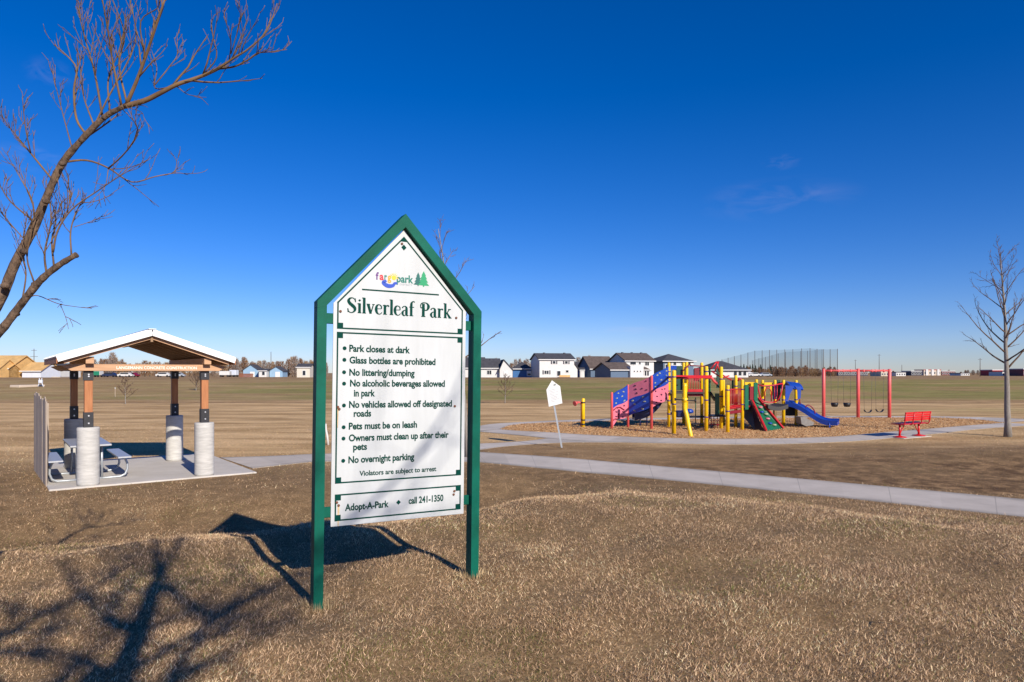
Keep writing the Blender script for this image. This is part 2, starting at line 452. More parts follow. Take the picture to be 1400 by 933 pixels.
# ------------------------------------------------------------------ paths, loop, mulch
def resample(pts, n):
    p = np.array([(q[0], q[1]) for q in pts], float)
    d = np.concatenate([[0], np.cumsum(np.hypot(*(p[1:] - p[:-1]).T))])
    t = np.linspace(0, d[-1], n)
    q = np.stack([np.interp(t, d, p[:, 0]), np.interp(t, d, p[:, 1])], 1)
    for _ in range(3):
        q[1:-1] = .25 * q[:-2] + .5 * q[1:-1] + .25 * q[2:]
    return q
def path_mat(name, along):
    m = mat(name, (.46, .405, .345), .88, 0, 1.1, col2=(.585, .52, .45), bump=.08, bscale=45)
    N2, L2 = m.node_tree.nodes, m.node_tree.links
    uv = N2.new('ShaderNodeUVMap'); sp = N2.new('ShaderNodeSeparateXYZ'); L2.new(uv.outputs[0], sp.inputs[0])
    fr = N2.new('ShaderNodeMath'); fr.operation = 'PINGPONG'; fr.inputs[1].default_value = along / 2
    L2.new(sp.outputs[0], fr.inputs[0])
    lt = N2.new('ShaderNodeMath'); lt.operation = 'LESS_THAN'; lt.inputs[1].default_value = .008
    L2.new(fr.outputs[0], lt.inputs[0])
    b2 = N2['Principled BSDF']
    src = b2.inputs['Base Color'].links[0].from_socket
    big = N2.new('ShaderNodeTexNoise'); big.inputs['Scale'].default_value = .8; big.inputs['Detail'].default_value = 6; big.inputs['Roughness'].default_value = .7
    tcx = N2.new('ShaderNodeTexCoord'); L2.new(tcx.outputs['Object'], big.inputs['Vector'])
    mr = N2.new('ShaderNodeMapRange'); mr.inputs['From Min'].default_value = .55; mr.inputs['From Max'].default_value = .8; mr.inputs['To Max'].default_value = .35
    L2.new(big.outputs['Fac'], mr.inputs['Value'])
    m1 = N2.new('ShaderNodeMix'); m1.data_type = 'RGBA'; m1.inputs['B'].default_value = (.29, .25, .205, 1)
    L2.new(mr.outputs[0], m1.inputs['Factor']); L2.new(src, m1.inputs['A'])
    m2 = N2.new('ShaderNodeMix'); m2.data_type = 'RGBA'; m2.inputs['B'].default_value = (.38, .34, .295, 1)
    L2.new(lt.outputs[0], m2.inputs['Factor']); L2.new(m1.outputs['Result'], m2.inputs['A'])
    fl = N2.new('ShaderNodeMath'); fl.operation = 'FLOOR'
    dv = N2.new('ShaderNodeMath'); dv.operation = 'DIVIDE'; dv.inputs[1].default_value = along; L2.new(sp.outputs[0], dv.inputs[0])
    ad = N2.new('ShaderNodeMath'); ad.inputs[1].default_value = .5; L2.new(dv.outputs[0], ad.inputs[0]); L2.new(ad.outputs[0], fl.inputs[0])
    wh = N2.new('ShaderNodeTexWhiteNoise'); wh.noise_dimensions = '1D'; L2.new(fl.outputs[0], wh.inputs['W'])
    mw = N2.new('ShaderNodeMapRange'); mw.inputs['To Min'].default_value = .86; mw.inputs['To Max'].default_value = 1.06; L2.new(wh.outputs['Value'], mw.inputs['Value'])
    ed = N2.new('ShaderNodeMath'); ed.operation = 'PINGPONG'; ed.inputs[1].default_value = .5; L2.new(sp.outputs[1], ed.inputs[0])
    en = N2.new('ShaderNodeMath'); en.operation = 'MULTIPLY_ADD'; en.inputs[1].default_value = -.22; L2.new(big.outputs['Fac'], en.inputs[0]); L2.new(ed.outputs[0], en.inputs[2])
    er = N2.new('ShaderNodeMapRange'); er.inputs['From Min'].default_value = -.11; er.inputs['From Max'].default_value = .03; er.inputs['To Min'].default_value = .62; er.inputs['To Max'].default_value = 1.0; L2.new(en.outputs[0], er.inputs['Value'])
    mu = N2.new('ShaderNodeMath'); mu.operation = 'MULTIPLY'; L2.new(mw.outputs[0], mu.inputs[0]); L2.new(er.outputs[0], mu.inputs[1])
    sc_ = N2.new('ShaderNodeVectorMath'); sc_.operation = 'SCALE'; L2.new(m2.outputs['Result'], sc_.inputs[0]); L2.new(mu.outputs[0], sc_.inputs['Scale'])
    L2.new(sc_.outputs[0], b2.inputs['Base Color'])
    return m
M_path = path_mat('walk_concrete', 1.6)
FOOT = []                                  # areas kept free of grass blades: (polygon)
def strip(name, label, A, B, lift, m, n=60, cross=5):
    a, b = resample(A, n), resample(B, n)
    vs, fs, uvs = [], [], []
    L_ = np.concatenate([[0], np.cumsum(np.hypot(*(((a + b) / 2)[1:] - ((a + b) / 2)[:-1]).T))])
    W = cross + 2
    for i in range(n):
        for k in range(W):
            t = min(max((k - 1) / (cross - 1), 0), 1)
            p = a[i] * (1 - t) + b[i] * t
            z = hz(*p) + (lift if 0 < k < W - 1 else -.06)
            vs.append((p[0], p[1], z)); uvs.append((L_[i], t))
    for i in range(n - 1):
        for k in range(W - 1):
            fs.append((i*W+k, (i+1)*W+k, (i+1)*W+k+1, i*W+k+1))
    me = bpy.data.meshes.new(name); me.from_pydata(vs, [], fs)
    uvl = me.uv_layers.new(name='UVMap')
    for lp in me.loops: uvl.data[lp.index].uv = uvs[lp.vertex_index]
    me.materials.append(m); me.update()
    # faces up
    if sum(p.normal.z for p in me.polygons) < 0: me.flip_normals()
    o = bpy.data.objects.new(name, me); COL.objects.link(o)
    tag(o, label, None, None, 'structure')
    FOOT.append(np.concatenate([a, b[::-1]]))
    return o
g2 = lambda L: [tuple(G(x, y).xy) for x, y in L]
near_in = g2([(684, 587.5), (703, 589.5), (750, 591.6), (797, 594.8), (860, 597.9), (930, 600), (1000, 600.6), (1080, 600), (1150, 597.2), (1200, 592.3), (1268, 587), (1314, 583), (1373, 578.6)])
near_out = g2([(652, 590.4), (687, 593.6), (718, 596.4), (756, 600.5), (800, 604.4), (860, 605.6), (1000, 608.3), (1080, 607.5), (1160, 604.2), (1200, 601.2), (1285, 593), (1328, 588), (1374, 584.2), (1425, 581.5)])
far_in = g2([(684, 587.3), (692, 583.6), (706, 580.6), (742, 578.6), (797, 576.8), (860, 575), (1000, 572.6), (1130, 571.3), (1277, 571.3), (1333, 573.6), (1373, 578.4)])
far_out = g2([(649, 590), (650, 584), (668, 580.2), (703, 578), (750, 575.8), (797, 573.8), (860, 572.4), (1000, 570.4), (1130, 569.2), (1277, 569.5), (1357, 571.2), (1425, 574.4)])
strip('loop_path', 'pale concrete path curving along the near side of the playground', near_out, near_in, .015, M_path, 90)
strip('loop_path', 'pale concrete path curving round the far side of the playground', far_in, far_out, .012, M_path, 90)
mul = np.concatenate([resample(near_in, 80), resample(far_in, 80)[::-1]])
mb = MB()
c = mul.mean(0)
ring = [mul * f + c * (1 - f) for f in (1.004, .8, .6, .4, .2)]
nM = len(mul)
vs = []; fs = []
for r_ in ring: vs += [(p[0], p[1], .005) for p in r_]
for k in range(4):
    for i in range(nM):
        j = (i + 1) % nM
        fs.append((k*nM+i, k*nM+j, (k+1)*nM+j, (k+1)*nM+i))
fs.append(tuple(4*nM + i for i in range(nM)))
mb.add(vs, fs)
M_mulch = mat('wood_mulch', (.40, .225, .085), .95, 0, 7, col2=(.80, .51, .235), bump=.5, bscale=14, detail=9)
mulch = mb.build('mulch_ground', M_mulch)
if sum(p.normal.z for p in mulch.data.polygons) < 0: mulch.data.flip_normals()
tag(mulch, 'tan wood chip surface under the playground inside the concrete loop', None, None, 'structure')
FOOT.append(mul)
# wood chips lying loose on it
rr = np.random.default_rng(4)
def inside(poly, x, y):
    x0, y0 = poly[:, 0], poly[:, 1]; x1, y1 = np.roll(x0, -1), np.roll(y0, -1)
    r_ = np.zeros(len(x), bool)
    for a, b, c_, d in zip(x0, y0, x1, y1):
        cnd = ((b > y) != (d > y))
        with np.errstate(divide='ignore', invalid='ignore'):
            r_ ^= cnd & (x < (c_ - a) * (y - b) / (d - b) + a)
    return r_
nc = 60000
cx_ = rr.uniform(mul[:, 0].min(), mul[:, 0].max(), nc); cy_ = rr.uniform(mul[:, 1].min(), mul[:, 1].max(), nc)
ok = inside(mul, cx_, cy_); cx_, cy_ = cx_[ok], cy_[ok]; nc = len(cx_)
an = rr.uniform(0, 6.28, nc); ln = rr.uniform(.03, .085, nc); wd = rr.uniform(.012, .03, nc); tl = rr.uniform(-.5, .5, nc)
ux, uy = np.cos(an), np.sin(an)
zc = .010 + rr.uniform(0, .03, nc)
def cor(a, b):
    return np.stack([cx_ + ux * ln * a - uy * wd * b, cy_ + uy * ln * a + ux * wd * b, zc + a * tl * ln + b * wd * rr.uniform(-.6, .6, nc)], 1)
vv = np.stack([cor(-.5, -.5), cor(.5, -.5), cor(.5, .5), cor(-.5, .5)], 1).reshape(-1, 3)
cme = fast_mesh('wood_chips', vv, np.arange(nc * 4).reshape(-1, 4), False)
tint = rr.uniform(0, 1, nc)[:, None]
colr = np.array([.30, .15, .065]) * (1 - tint) + np.array([.78, .50, .25]) * tint
cat = cme.attributes.new('tint', 'FLOAT_COLOR', 'POINT')
cat.data.foreach_set('color', np.concatenate([np.repeat(colr, 4, 0), np.ones((nc * 4, 1))], 1).astype(np.float32).ravel())
def tint_mat(name, rough=.9, trans=0.0):
    m = bpy.data.materials.new(name); m.use_nodes = True
    n_ = m.node_tree.nodes; l_ = m.node_tree.links
    a = n_.new('ShaderNodeAttribute'); a.attribute_name = 'tint'
    b = n_['Principled BSDF']; b.inputs['Roughness'].default_value = rough; b.inputs['Specular IOR Level'].default_value = .15
    l_.new(a.outputs['Color'], b.inputs['Base Color'])
    return m
cme.materials.append(tint_mat('wood_chip'))
co = bpy.data.objects.new('wood_chips', cme); COL.objects.link(co)
tag(co, 'loose tan wood chips scattered over the playground surface', 'wood chips', None, 'stuff')

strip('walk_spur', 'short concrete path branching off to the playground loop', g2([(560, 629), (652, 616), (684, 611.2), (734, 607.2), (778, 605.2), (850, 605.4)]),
      g2([(560, 621), (652, 607), (695, 605.4), (728, 602.7), (756, 598.5), (800, 601)]), .009, M_path, 40)
walk_lo = [tuple(G(x, y).xy) for x, y in ((345, 641), (380, 637), (425, 632), (540, 630.5), (650, 632), (760, 642), (1000, 665.5), (1200, 686.5), (1400, 707.5), (1600, 728))]
walk_hi = [tuple(G(x, y).xy) for x, y in ((300, 626), (360, 624.6), (425, 621.5), (540, 618.5), (650, 618.3), (760, 625.5), (1000, 646.8), (1200, 665), (1400, 683.5), (1600, 702))]
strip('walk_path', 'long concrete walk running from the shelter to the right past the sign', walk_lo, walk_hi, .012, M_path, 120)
# ------------------------------------------------------------------ lettering helpers
def text_mesh(s, bold=.0, spacing=1.0):
    cu = bpy.data.curves.new('tmp_text', 'FONT')
    cu.body = s; cu.size = 1.0; cu.offset = bold; cu.space_character = spacing; cu.resolution_u = 3
    ob = bpy.data.objects.new('tmp_text', cu)
    COL.objects.link(ob)
    dg = bpy.context.evaluated_depsgraph_get()
    me = bpy.data.meshes.new_from_object(ob.evaluated_get(dg))
    v = [tuple(p.co) for p in me.vertices]; f = [tuple(p.vertices) for p in me.polygons]
    bpy.data.objects.remove(ob); bpy.data.curves.remove(cu); bpy.data.meshes.remove(me)
    return v, f
def put_text(mb, s, u0, w0, u1, w1, cap, y, bold=.02, spacing=1.0):
    """baseline from (u0,w0) to (u1,w1) in the local x-z plane, capital height cap, at depth y"""
    v, f = text_mesh(s, bold, spacing)
    xs_ = [p[0] for p in v]; a, b = min(xs_), max(xs_)
    k = math.hypot(u1 - u0, w1 - w0) / (b - a)
    kz = cap / .729
    dx, dz = (u1 - u0), (w1 - w0); l = math.hypot(dx, dz); dx /= l; dz /= l
    mb.add([(u0 + (p[0] - a) * k * dx - p[1] * kz * dz * 0, y, w0 + (p[0] - a) * k * dz + p[1] * kz) for p in v], f)
def catmull(pts, n=6):
    p = [np.array(q, float) for q in pts]
    if len(p) == 2: return p
    out = []
    q = [2 * p[0] - p[1]] + p + [2 * p[-1] - p[-2]]
    for i in range(1, len(q) - 2):
        for k in range(n):
            t = k / n
            a, b, c_, d = q[i-1], q[i], q[i+1], q[i+2]
            out.append(.5 * ((2*b) + (-a + c_) * t + (2*a - 5*b + 4*c_ - d) * t*t + (-a + 3*b - 3*c_ + d) * t**3))
    out.append(p[-1]); return out
_lay = [0]
def stroke(mb, pts, T, y, curve=True):
    """a pen stroke of (x, z, width) points mapped by T(x, z) -> (u, w)"""
    p = catmull(pts) if curve else [np.array(q, float) for q in pts]
    _lay[0] = (_lay[0] + 1) % 12
    yy = y - _lay[0] * .00008
    L_, R_ = [], []
    for i, q in enumerate(p):
        a = p[max(i-1, 0)]; b = p[min(i+1, len(p)-1)]
        t = (b - a)[:2]; t = t / (np.hypot(*t) + 1e-9)
        n = np.array([-t[1], t[0]]); h = max(q[2] * 1.12 + .012, .01) / 2
        L_.append(T(*(q[:2] + n * h))); R_.append(T(*(q[:2] - n * h)))
    m = len(p)
    vs = [(a, yy, b) for a, b in L_] + [(a, yy, b) for a, b in R_]
    mb.add(vs, [(i, m + i, m + i + 1, i + 1) for i in range(m - 1)])
def disc(mb, c, r, y, n=12, rz=1.0):
    mb.add([(c[0] + r * math.cos(6.2832 * k / n), y, c[1] + r * rz * math.sin(6.2832 * k / n)) for k in range(n)], [tuple(range(n))])
def flat(mb, poly, y):
    ar = sum(poly[i][0] * poly[(i+1) % len(poly)][1] - poly[(i+1) % len(poly)][0] * poly[i][1] for i in range(len(poly)))
    if ar < 0: poly = poly[::-1]
    mb.add([(a, y, b) for a, b in poly], [tuple(range(len(poly)))])
# decorative serif capitals and lower case: cap height 1, x-height .66
GL = {
 'S': (.58, [[(.47,.74,.03),(.45,.88,.05),(.33,.99,.05),(.17,.96,.09),(.08,.80,.14),(.16,.62,.17),(.31,.48,.18),(.43,.34,.16),(.45,.18,.12),(.36,.05,.07),(.22,.00,.05),(.09,.08,.05),(.05,.27,.03)], [(.47,.98,.03),(.48,.72,.05)], [(.05,.02,.03),(.045,.28,.05)]], []),
 'i': (.27, [[(.14,.0,.13),(.14,.66,.13)], [(.03,.02,.045),(.25,.02,.045)], [(.02,.62,.05),(.15,.65,.05)]], [(.14,.86)]),
 'l': (.27, [[(.14,.0,.13),(.14,1.06,.13)], [(.03,.02,.045),(.25,.02,.045)], [(.02,1.03,.05),(.15,1.05,.05)]], []),
 'v': (.50, [[(.10,.65,.14),(.26,.0,.12)], [(.42,.65,.05),(.26,.0,.05)], [(.01,.645,.04),(.22,.645,.04)], [(.34,.645,.04),(.50,.645,.04)]], []),
 'e': (.47, [[(.10,.36,.035),(.40,.38,.035)], [(.40,.38,.05),(.38,.56,.06),(.26,.65,.05),(.13,.58,.10),(.08,.34,.14),(.13,.10,.11),(.26,.0,.05),(.38,.06,.04),(.43,.16,.02)]], []),
 'r': (.40, [[(.14,.0,.13),(.14,.66,.13)], [(.03,.02,.045),(.26,.02,.045)], [(.02,.62,.05),(.15,.65,.05)], [(.17,.45,.03),(.24,.60,.05),(.33,.62,.09),(.37,.55,.07)]], []),
 'a': (.48, [[(.07,.52,.07),(.12,.62,.05),(.22,.66,.05),(.32,.58,.11),(.33,.40,.13),(.33,.12,.13),(.38,.02,.08),(.46,.04,.03)], [(.31,.40,.03),(.16,.35,.06),(.08,.20,.12),(.12,.05,.09),(.21,.0,.05),(.32,.12,.03)]], []),
 'f': (.38, [[(.15,.0,.13),(.15,.78,.13),(.19,.96,.09),(.28,1.04,.05),(.36,.98,.08)], [(.04,.02,.045),(.28,.02,.045)], [(.02,.63,.04),(.33,.63,.04)]], []),
 'P': (.62, [[(.20,.0,.15),(.20,.93,.15)], [(.07,.02,.045),(.34,.02,.045)], [(.02,.66,.03),(.03,.85,.05),(.14,.98,.06),(.32,1.0,.05),(.46,.93,.09),(.53,.75,.15),(.47,.54,.10),(.34,.46,.05),(.27,.52,.04),(.29,.60,.03)], [(.02,.66,.04),(.07,.62,.05),(.10,.67,.03)]], []),
 'k': (.55, [[(.14,.0,.13),(.14,1.06,.13)], [(.03,.02,.045),(.25,.02,.045)], [(.02,1.03,.05),(.15,1.05,.05)], [(.18,.28,.04),(.42,.65,.06)], [(.25,.38,.08),(.46,.0,.14)], [(.32,.645,.04),(.52,.645,.04)], [(.38,.02,.045),(.56,.02,.045)]], []),
}
def fancy(mb, word, u0, w0, u1, w1, cap, y):
    tot = sum(GL[ch][0] if ch != ' ' else .34 for ch in word)
    k = (u1 - u0) / tot; pen = 0.0
    for ch in word:
        if ch == ' ': pen += .34; continue
        adv, strokes, dots = GL[ch]
        T = lambda x, z, pen=pen: (u0 + (pen + x) * k, w0 + (w1 - w0) * (pen + x) / tot + z * cap)
        for s in strokes: stroke(mb, s, T, y, len(s) > 2)
        for d in dots:
            a, b = T(*d); r = .085
            flat(mb, [T(d[0] - r, d[1]), T(d[0], d[1] - r), T(d[0] + r, d[1]), T(d[0], d[1] + r)], y - .0012)
        pen += adv

# ------------------------------------------------------------------ the park rules sign
SX0, SD0, SYAW = -1.444, 5.50, R(30.2)
SC, SS = math.cos(SYAW), math.sin(SYAW)
LEAN = R(.75)
UMID, WMID = .56, 1.0
sgn = thing('park_sign', 'tall white park rules sign in a green gabled metal frame on the lawn', 'sign',
            (SX0 + UMID * SC, SD0 + UMID * SS, .38), SYAW)
sgn.rotation_euler = (0, LEAN, SYAW)
def PU(px, py):
    """panel coordinates (u from the root, w above the root) of a photo pixel"""
    q = (px - CX) / FPX
    u = (q * SD0 - SX0) / (SC - q * SS)
    d = SD0 + u * SS
    z = EYE - (py - HY) / FPX * d - .38
    uu = u - UMID
    # undo the lean
    return (uu * math.cos(LEAN) - z * math.sin(LEAN), z * math.cos(LEAN) + uu * math.sin(LEAN))
s_ = .076
def frame_prism(name, poly, mats=M_green):
    b = MB(); b.prism(poly, s_, o=(0, -s_ / 2, 0)); return b.build(name, mats, sgn)
ul, ur = -.13 - UMID, 1.255 - UMID
wsl, wpk = 2.415, 3.157
uc = (ul + ur) / 2
h = s_ / 2
Hs = wsl
sl_ = (wpk - wsl) / (uc - ul)
cosA = 1 / math.hypot(1, sl_); tk = s_ / cosA
for (u_, sgnm) in ((ul, 1), (ur, -1)):
    o_in = u_ + sgnm * h; o_out = u_ - sgnm * h
    gl_ = lambda u: wpk - abs(u - uc) * sl_
    poly = [(o_out, -.12), (o_in, -.12), (o_in, gl_(o_in) - tk / 2 + .004), (o_out, gl_(o_out) + .004)]
    if sgnm < 0: poly = poly[::-1]
    b = MB(); b.prism(poly, .104, o=(0, -.052, 0)); b.build('post', M_green, sgn)
def gline(u): return wpk - abs(u - uc) * sl_
for side in (-1, 1):
    e = ul - h if side < 0 else ur + h
    i0 = ul + h if side < 0 else ur - h
    poly = [(e, gline(e) + tk / 2), (e, gline(e)), (i0, gline(i0) - tk / 2), (uc, wpk - tk / 2), (uc, wpk + tk / 2)]
    if side > 0: poly = poly[::-1]
    b = MB(); b.prism(poly, .106, o=(0, -.053, 0)); b.build('gable_rail', M_green, sgn)
# the two boards, one on each face of the frame
pan_l, pan_r = -.028 - UMID, 1.158 - UMID
wb, wsh, wap = .625, 2.425, 3.085
pu = [(pan_l, wb), (pan_r, wb), (pan_r, wsh), (uc, wap), (pan_l, wsh)]
FRY = -.008
b = MB(); b.prism(pu, .008, o=(0, FRY, 0)); panel = b.build('sign_board', M_signwhite, sgn)
b = MB(); b.prism([(a + .012, c_ - .01) for a, c_ in pu], .008, o=(0, .030, 0)); b.build('rear_board', M_signwhite, sgn)
for (u_, w_, sd) in ((pan_l, 2.30, -1), (pan_r, 2.30, 1), (pan_l, .74, -1), (pan_r, .74, 1)):
    b = MB()
    e = ul + h if sd < 0 else ur - h
    b.box(((u_ + .06 * -sd + e) / 2, .0145, w_), (abs(e - (u_ - .06 * sd)), .028, .085), bev=.005)
    b.build('mounting_bracket', M_green, sgn)
YI = FRY - .0012
ink = MB()
lw = .0125
def rule(mb, pts, close=True, w=lw):
    n = len(pts)
    for i in range(n if close else n - 1):
        a, b_ = Vector(pts[i]), Vector(pts[(i+1) % n])
        d = (b_ - a).normalized(); nn = Vector((-d.y, d.x)) * w / 2
        e = d * w / 2
        flat(mb, [tuple(a - e + nn), tuple(a - e - nn), tuple(b_ + e - nn), tuple(b_ + e + nn)], YI - .0001 * (i % 3))
def corner(mb, p, du, dw, s=.044):
    flat(mb, [(p[0], p[1]), (p[0] + du * s, p[1]), (p[0] + du * s, p[1] + dw * s), (p[0], p[1] + dw * s)], YI - .0005)
bl, br = pan_l + .036, pan_r - .036
b1 = 2.225; 
d1, d2 = PU(459, 413.6)[1], PU(549.3, 325)[1]
bmid = (bl + br) / 2
T1 = [(bl, b1), (br, b1), (br, d1), (bmid, d2), (bl, d1)]
rule(ink, T1); corner(ink, (bl, b1), 1, 1); corner(ink, (br, b1), -1, 1)
flat(ink, [(bmid, d2), (bmid - .035, d2 - .036), (bmid + .035, d2 - .036)], YI - .0006)
dm = (bmid, d2 - .085)
flat(ink, [(dm[0] - .024, dm[1]), (dm[0], dm[1] - .026), (dm[0] + .024, dm[1]), (dm[0], dm[1] + .026)], YI)
t2, bt2 = (PU(458.5, 456.5)[1] + PU(628.7, 460.7)[1]) / 2, (PU(456.4, 662.5)[1] + PU(623.6, 647.5)[1]) / 2
t3, bt3 = (PU(456.4, 678.4)[1] + PU(624.2, 663.4)[1]) / 2, (PU(456.4, 714)[1] + PU(624.2, 694)[1]) / 2
for (t, bt) in ((t2, bt2), (t3, bt3)):
    rule(ink, [(bl, bt), (br, bt), (br, t), (bl, t)])
    corner(ink, (bl, bt), 1, 1); corner(ink, (br, bt), -1, 1); corner(ink, (br, t), -1, -1); corner(ink, (bl, t), 1, -1)
ra, rb = PU(495.5, 396.2), PU(598.6, 403)
rule(ink, [ra, (rb[0], (ra[1] + rb[1]) / 2)], False)
ink.build('border_rules', M_ink, panel)
# title
tt = MB()
ta, tb = PU(474, 428.4), PU(616.5, 434.8)
wt = (ta[1] + tb[1]) / 2
fancy(tt, 'Silverleaf Park', ta[0], wt, tb[0], wt, .121, YI)
tt.build('title_lettering', M_ink, panel)
# the rules
rl = MB()
lines = [('Park closes at dark', 477, 481.3, 560, 482.8), ('Glass bottles are prohibited', 477.3, 497.5, 594.8, 498.7),
         ('No littering/dumping', 477, 514, 566.3, 514.3), ('No alcoholic beverages allowed', 478, 528.7, 607.6, 528.6),
         ('in park', 483.3, 542.5, 512.3, 541.5), ('No vehicles allowed off designated', 476.7, 558.3, 617.3, 555.3),
         ('roads', 483, 570, 507, 569.3), ('Pets must be on leash', 476.3, 587.6, 569.6, 584.3),
         ('Owners must clean up after their', 476.3, 604.3, 612.8, 597.5), ('pets', 482.3, 615.8, 501.3, 614.5),
         ('No overnight parking', 475.8, 633.5, 565.9, 628.3)]
for (s, x0, y0, x1, y1) in lines:
    a, c_ = PU(x0, y0), PU(x1, y1); wv = (a[1] + c_[1]) / 2
    rl = MB(); put_text(rl, s, a[0], wv, c_[0], wv, .0565, YI, .033, .98); rl.build('rule_text', M_ink, panel)
a, c_ = PU(490.8, 651.5), PU(595.9, 643.3); wv = (a[1] + c_[1]) / 2
rl = MB(); put_text(rl, 'Violators are subject to arrest', a[0], wv, c_[0], wv, .0425, YI, .027, .98); rl.build('rule_text', M_ink, panel)
a, c_ = PU(471, 698.8), PU(531, 692.8); wv = (a[1] + c_[1]) / 2
rl = MB(); put_text(rl, 'Adopt-A-Park', a[0], wv, c_[0], wv, .0570, YI, .033, .98); rl.build('rule_text', M_ink, panel)
a, c_ = PU(558, 689), PU(605.6, 684.6); wv = (a[1] + c_[1]) / 2
rl = MB(); put_text(rl, 'call 241-1350', a[0], wv, c_[0], wv, .0570, YI, .033, .98); rl.build('rule_text', M_ink, panel)
a = PU(544.3, 686.8)
rl = MB(); flat(rl, [(a[0] - .021, a[1]), (a[0], a[1] - .021), (a[0] + .021, a[1]), (a[0], a[1] + .021)], YI); rl.build('diamond', M_ink, panel)
for (px_, py_) in ((470.7, 476.5), (470.4, 492.3), (470, 509.2), (470, 524.8), (469.8, 554.6), (469.4, 584.3), (469.2, 599.8), (468.8, 630.2)):
    rl = MB(); disc(rl, PU(px_, py_), .0165, YI); rl.build('bullet', M_ink, panel)
# emblem
LC = [mat('logo_' + n_, c_, .5) for n_, c_ in (('purple', (.12, .03, .20)), ('red', (.55, .02, .03)), ('teal', (.0, .16, .12)), ('amber', (.75, .33, .02)),
                                              ('yellow', (.85, .52, .03)), ('blue', (.01, .06, .45)), ('pine', (.005, .12, .10)), ('leaf_green', (.01, .30, .12)), ('grey', (.35, .37, .38)))]
lg = MB()
fa, fb = PU(512.6, 383.6), PU(541.2, 384.6)
base_w = (fa[1] + fb[1]) / 2 + .004
wd_ = (fb[0] - fa[0])
for ch, i, k0, k1 in (('f', 0, 0, .18), ('a', 1, .18, .42), ('r', 2, .41, .57), ('g', 3, .56, .78)):
    lg.mi = i
    put_text(lg, ch, fa[0] + wd_ * (k0 + .02), base_w, fa[0] + wd_ * (k1 - .02), base_w, .062, YI, .035)
lg.mi = 4
oc = (fa[0] + wd_ * .885, base_w + .026)
disc(lg, oc, .021, YI - .0002, 14)
for k in range(9):
    an_ = math.pi * (-.05 + 1.1 * k / 8)
    r0, r1, wv2 = .025, .044, .0045
    dx, dz = math.cos(an_), math.sin(an_)
    flat(lg, [(oc[0] + dx*r0 - dz*wv2, oc[1] + dz*r0 + dx*wv2), (oc[0] + dx*r0 + dz*wv2, oc[1] + dz*r0 - dx*wv2), (oc[0] + dx*r1, oc[1] + dz*r1)], YI - .0003)
lg.mi = 5
ID = lambda x, z: (x, z)
sw = fa[0] + wd_ * .42
stroke(lg, [(sw + .02, base_w - .004, .006), (sw - .008, base_w - .022, .016), (sw + .03, base_w - .046, .020), (sw + .075, base_w - .042, .014), (sw + .092, base_w - .022, .009), (sw + .115, base_w - .018, .006)], ID, YI)
lg.mi = 2
pa, pb = PU(541.8, 386.3), PU(564.5, 387.3)
wv = (pa[1] + pb[1]) / 2
put_text(lg, 'park', pa[0], wv, pb[0], wv, .066, YI, .03)
lg.mi = 8
da, db = PU(546, 390.6), PU(563.3, 391.2)
put_text(lg, 'DISTRICT', da[0], (da[1] + db[1]) / 2, db[0], (da[1] + db[1]) / 2, .014, YI, .01)
def pine(c0, w0, wid, ht, i, y):
    lg.mi = i
    for k in range(4):
        z0 = w0 + ht * (.08 + .21 * k); z1 = z0 + ht * (.42 - .02 * k); hw = wid * (.5 - .1 * k)
        flat(lg, [(c0 - hw, z0), (c0 + hw, z0), (c0, min(z1, w0 + ht))], y - .0001 * k)
    flat(lg, [(c0 - wid * .06, w0), (c0 + wid * .06, w0), (c0 + wid * .06, w0 + ht * .1), (c0 - wid * .06, w0 + ht * .1)], y)
p1 = PU(571, 391.5); p2 = PU(578.5, 392.5)
pine(p1[0], p1[1], .085, .118, 6, YI); pine(p2[0], p2[1], .105, .135, 7, YI - .0006)
lg.build('emblem', LC, panel)
for (px_, py_, st) in ((465, 426, 0), (623, 435, 0), (461.5, 556.7, 1), (621, 555.5, 0), (460, 687, 0), (462.4, 691, 1), (620.5, 671.5, 0), (619.5, 676, 0), (549, 333.8, 0), (463.3, 559.5, 0)):
    q = PU(px_, py_)
    b = MB()
    rr_ = .011
    b.v = []; 
    for k, (rad, yy) in enumerate(((rr_, FRY - .0022), (rr_, FRY - .006), (rr_ * .6, FRY - .010))):
        b.v += [(q[0] + rad * math.cos(6.2832 * i / 10), yy, q[1] + rad * math.sin(6.2832 * i / 10)) for i in range(10)]
    for k in range(2):
        for i in range(10):
            b.f.append((k*10+i, k*10+(i+1) % 10, (k+1)*10+(i+1) % 10, (k+1)*10+i)); b.m.append(0); b.s.append(True)
    b.f.append(tuple(20 + i for i in range(10))); b.m.append(0); b.s.append(False)
    b.build('bolt', M_rust, panel)
    if st:
        b = MB(); flat(b, [(q[0] - .006, q[1] - .16), (q[0] + .003, q[1] - .17), (q[0] + .008, q[1] - .01), (q[0] - .008, q[1] - .01)], YI + .0003)
        b.build('rust_stain', M_ruststain, panel)
# ------------------------------------------------------------------ picnic shelter
SHX, SHY, SHYAW = -8.42, 13.56, math.atan2(.603, .797)
SL = .03
sh = thing('picnic_shelter', 'small open picnic shelter with white gable roof on round concrete pillars', 'shelter', (SHX, SHY, SL), SHYAW)
SW, SDp = 2.156, 3.10
mshM = Matrix.Translation((SHX, SHY, 0)) @ Matrix.Rotation(SHYAW, 4, 'Z')
def SHW(x, y, z=0.0): return mshM @ Vector((x, y, z))
